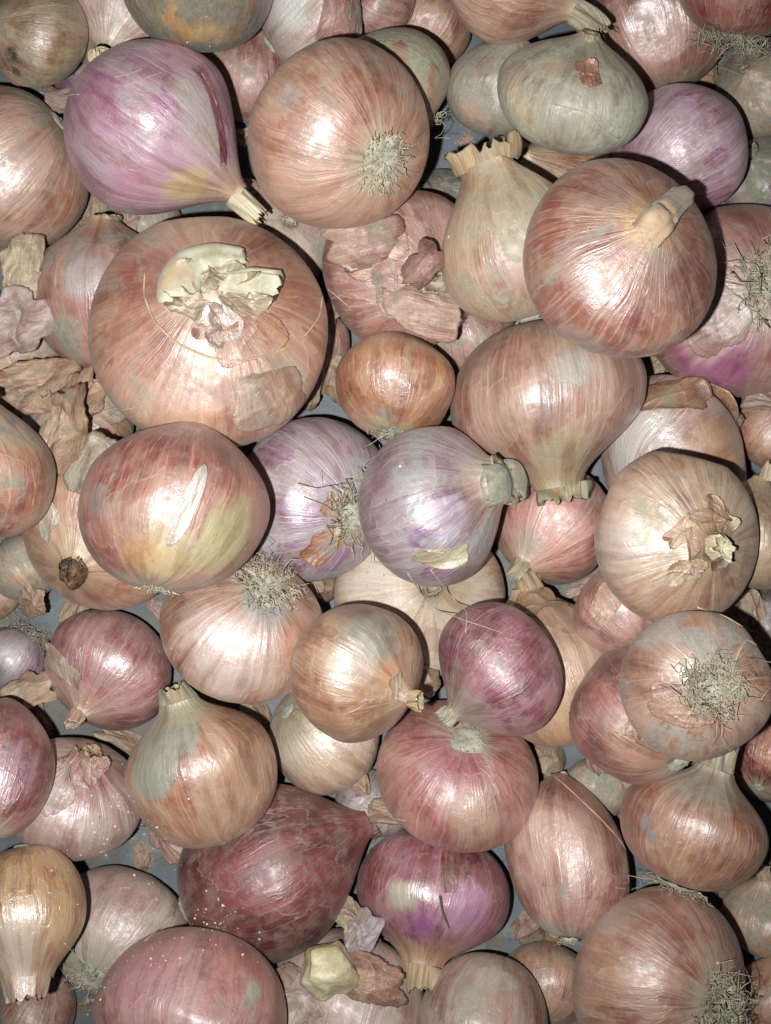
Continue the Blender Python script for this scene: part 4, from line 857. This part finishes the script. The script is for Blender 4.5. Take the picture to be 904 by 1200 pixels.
def stalk(key, pts, r0, r1, mat, lift=0.9, seed=1, cap=True, name='dry_stalk', fold=0.17, flat=0.72):
    """a fat folded stump of dry leaf sheath lying on the shoulder of its onion; radii in pixels"""
    root, C, R, R3, on, Q = ONIONS[key]; rng = np.random.default_rng(seed)
    sc = R / 100.0 * 100.0
    pm = (CAMH - C.z) / FPX
    P = strand_path(pts, r0 * pm * lift, 22); V, F = [], []
    inv = root.matrix_world.inverted(); n, k = len(P), 26
    fk = rng.integers(2, 9, 4); fp = rng.uniform(0, 6.28, 4); th = np.linspace(0, 2 * math.pi, k, endpoint=False)
    prev = None
    for i in range(n):
        t = i / (n - 1)
        tg = P[min(i + 1, n - 1)] - P[max(i - 1, 0)]; tg /= np.linalg.norm(tg)
        a = np.cross(tg, [0, 0, 1.0]) if prev is None else prev - tg * (prev @ tg); a /= np.linalg.norm(a); prev = a; b = np.cross(a, tg)
        rr = (r0 + (r1 - r0) * t) * pm
        if cap and t > 0.86: rr *= math.sqrt(max(0.03, 1 - ((t - 0.86) / 0.14) ** 2))
        f = 1 + fold * sum(np.sin(fk[q] * th + fp[q] + 1.6 * t) for q in range(4)) / 2 + 0.05 * math.sin(9 * t + fp[0])
        jag = 0 if cap or i < n - 2 else rng.uniform(-1.5, 2.5, k) * rr * 0.18
        for q in range(k):
            V.append(P[i] + rr * f[q] * (math.cos(th[q]) * a + flat * math.sin(th[q]) * b) + (tg * (jag[q] if not np.isscalar(jag) else 0)))
    for i in range(n - 1):
        for q in range(k): F.append((i*k+q, i*k+(q+1) % k, (i+1)*k+(q+1) % k, (i+1)*k+q))
    F.append(tuple((n-1)*k+q for q in range(k)))
    V = [inv @ Vector(v) for v in V]
    sk = np.tile(np.stack([np.cos(th), np.sin(th), np.ones(k)], -1), (n, 1))
    return new_obj(name, V, F, mat, root, skin=sk)
stalk('td1', [(756, 276), (770, 260), (784, 244), (798, 230), (808, 226)], 21, 15, M_CORK, 0.55, 3, fold=0.15, flat=0.6)
stalk('th3', [(568, 570), (590, 566), (612, 561)], 24, 27, M_CORKG, 0.3, 8, fold=0.06)
stalk('tf1', [(208, 352), (210, 325), (222, 306), (250, 298), (282, 302)], 24, 15, M_CORKW, 0.5, 4, False, flat=0.5, fold=0.1)
stalk('tf1', [(250, 335), (275, 336), (300, 338), (318, 342)], 14, 24, M_CORKW, 0.35, 5, False, 'neck_sheath', flat=0.3)

# dry leaf blades and shed scraps among the bulbs at the left
def blade(label, pts, w, mat, name='dry_leaf', lift=0.0015):
    P = strand_path(pts, lift, 20); c = P.mean(0); rng = np.random.default_rng(len(label))
    V, F = [], []
    for i, p in enumerate(P):
        tg = P[min(i + 1, 19)] - P[max(i - 1, 0)]; sd = np.cross(tg, [0, 0, 1.0]); sd /= np.linalg.norm(sd) + 1e-9
        ww = w * (0.75 + 0.3 * math.sin(i * 0.9) + rng.uniform(-0.12, 0.12)) * (1 if 0 < i < 19 else 0.7)
        for k, q in enumerate((-1, -0.4, 0.2, 0.7, 1)):
            V.append(p - c + sd * ww * q + np.array([0, 0, 0.0006 * math.cos(q * 4 + i * 0.7)]))
    for i in range(19):
        for k in range(4): F.append((i*5+k, i*5+k+1, (i+1)*5+k+1, (i+1)*5+k))
    o = new_obj(name, V, F, mat, None, loc=c); md = o.modifiers.new('thickness', 'SOLIDIFY'); md.thickness = 0.0004
    tag(o, label, 'dry leaf', 'dry leaf scraps'); return o
blade('crumpled dry straw coloured leaf over the tan brown onion', [(-6, 432), (30, 436), (62, 438), (76, 452)], 0.0042, M_NECKS)
blade('dry leaf end folded down beside the broad flat onion', [(62, 420), (72, 432), (76, 458)], 0.0036, M_NECKW)
blade('narrow brown leaf strip with pale edge beside the pale skin scrap', [(72, 470), (92, 482), (112, 470)], 0.003, M_NECKD)

# yellowish chunk of cut onion flesh
T = NT('onion_flesh')
tc = T.n.new('ShaderNodeTexCoord').outputs['Object']
n1 = T.noise(tc, 120, 5, 0.6, 0.4)
T.set(T.b.inputs['Base Color'], T.mix(T.ss(n1, 0.35, 0.65), lin((212,206,176)), lin((180,164,116))))
T.b.inputs['Roughness'].default_value = 0.3; T.b.inputs['Subsurface Weight'].default_value = 0.3
T.b.inputs['Subsurface Radius'].default_value = (0.004, 0.003, 0.0015); T.b.inputs['Subsurface Scale'].default_value = 0.5
T.set(T.b.inputs['Normal'], T.bump(T.noise(tc, 260, 6, 0.65), 0.8, 0.0009))
import bmesh
bm = bmesh.new(); bmesh.ops.create_icosphere(bm, subdivisions=4, radius=1.0)
rng = np.random.default_rng(5)
pl = [(np.array(n) / np.linalg.norm(n), d) for n, d in (((0.1,0.35,1),0.62), ((-1,0.2,0.3),0.72), ((0.9,0.6,0.2),0.66), ((0.3,-1,0.5),0.6), ((-0.5,-0.9,0.4),0.7), ((0.8,-0.4,0.7),0.72), ((-0.3,1,0.1),0.7), ((0,0,-1),0.6))]
for vtx in bm.verts:
    p = np.array(vtx.co)
    for n, d in pl:
        q = p @ n - d
        if q > 0: p = p - n * q * 0.84
    p *= 1 + 0.06 * math.sin(4 * p[0] + 5 * p[1] + 1) + 0.035 * math.sin(9 * p[2] + 8 * p[0]) + 0.02 * math.sin(17 * p[1] + 13 * p[2])
    vtx.co = p
V = np.array([v.co for v in bm.verts]); F = [tuple(v.index for v in f.verts) for f in bm.faces]; bm.free()
Q = view_frame(386, 1136)
C, R = settle(386, 1136, 37, V[:, :], F, Q, 0.002)
o = new_obj('onion_chunk', V * R, F, T.m); o.matrix_world = Matrix.Translation(C) @ Q.to_4x4()
tag(o, 'pale yellow chunk of cut onion flesh resting on brown torn skin', 'onion chunk')

# crumbs: dust, soil and flecks of skin lodged on the bulbs
def crumbs(name, label, spots, mat, lo, hi, seed):
    rng = np.random.default_rng(seed); V, F = [], []
    for (cu, cv, sp, n) in spots:
        for k in range(n):
            u, v = cu + rng.normal(0, sp), cv + rng.normal(0, sp)
            if not (-20 < u < 924 and -20 < v < 1220): continue
            p, nn = on_heap(u, v, 0.0)
            r = lo + (hi - lo) * rng.uniform() ** 5; b = len(V)
            a = rng.normal(0, 1, 3); a /= np.linalg.norm(a); c = np.cross(a, [0.2, 0.5, 0.8]); c /= np.linalg.norm(c); d = np.cross(a, c)
            s = rng.uniform(0.5, 1.3, 6)
            for q, w in zip((a, -a, c, -c, d, -d), s): V.append(p + q * r * w)
            for f in ((0,2,4),(2,1,4),(1,3,4),(3,0,4),(2,0,5),(1,2,5),(3,1,5),(0,3,5)): F.append(tuple(b + i for i in f))
    o = new_obj(name, V, F, mat, None, smooth=False); tag(o, label, None, None, 'stuff')
crumbs('dust_crumbs', 'white crumbs of dust and skin on the dusty pink onions',
       [(112, 968, 16, 90), (140, 940, 8, 50), (90, 940, 26, 40), (150, 1050, 22, 40), (205, 1120, 26, 60), (262, 1080, 16, 60), (180, 985, 18, 90), (120, 862, 9, 12), (100, 840, 10, 8), (190, 1030, 12, 18), (170, 1130, 18, 26), (245, 1085, 14, 26), (232, 1075, 8, 14), (172, 992, 14, 34), (300, 1110, 10, 10), (110, 1150, 16, 36), (80, 1010, 14, 14), (450, 600, 300, 60), (240, 36, 16, 18)], M_CRUMB, 0.00005, 0.0006, 1)
crumbs('soil_crumbs', 'dark grains of soil scattered over the heap',
       [(450, 600, 300, 110), (215, 985, 14, 60), (180, 990, 22, 60), (40, 700, 20, 50), (190, 715, 14, 30), (650, 885, 40, 60), (640, 700, 60, 30), (60, 420, 40, 30), (205, 1010, 8, 20)], M_CRUMBD, 0.00008, 0.0004, 2)
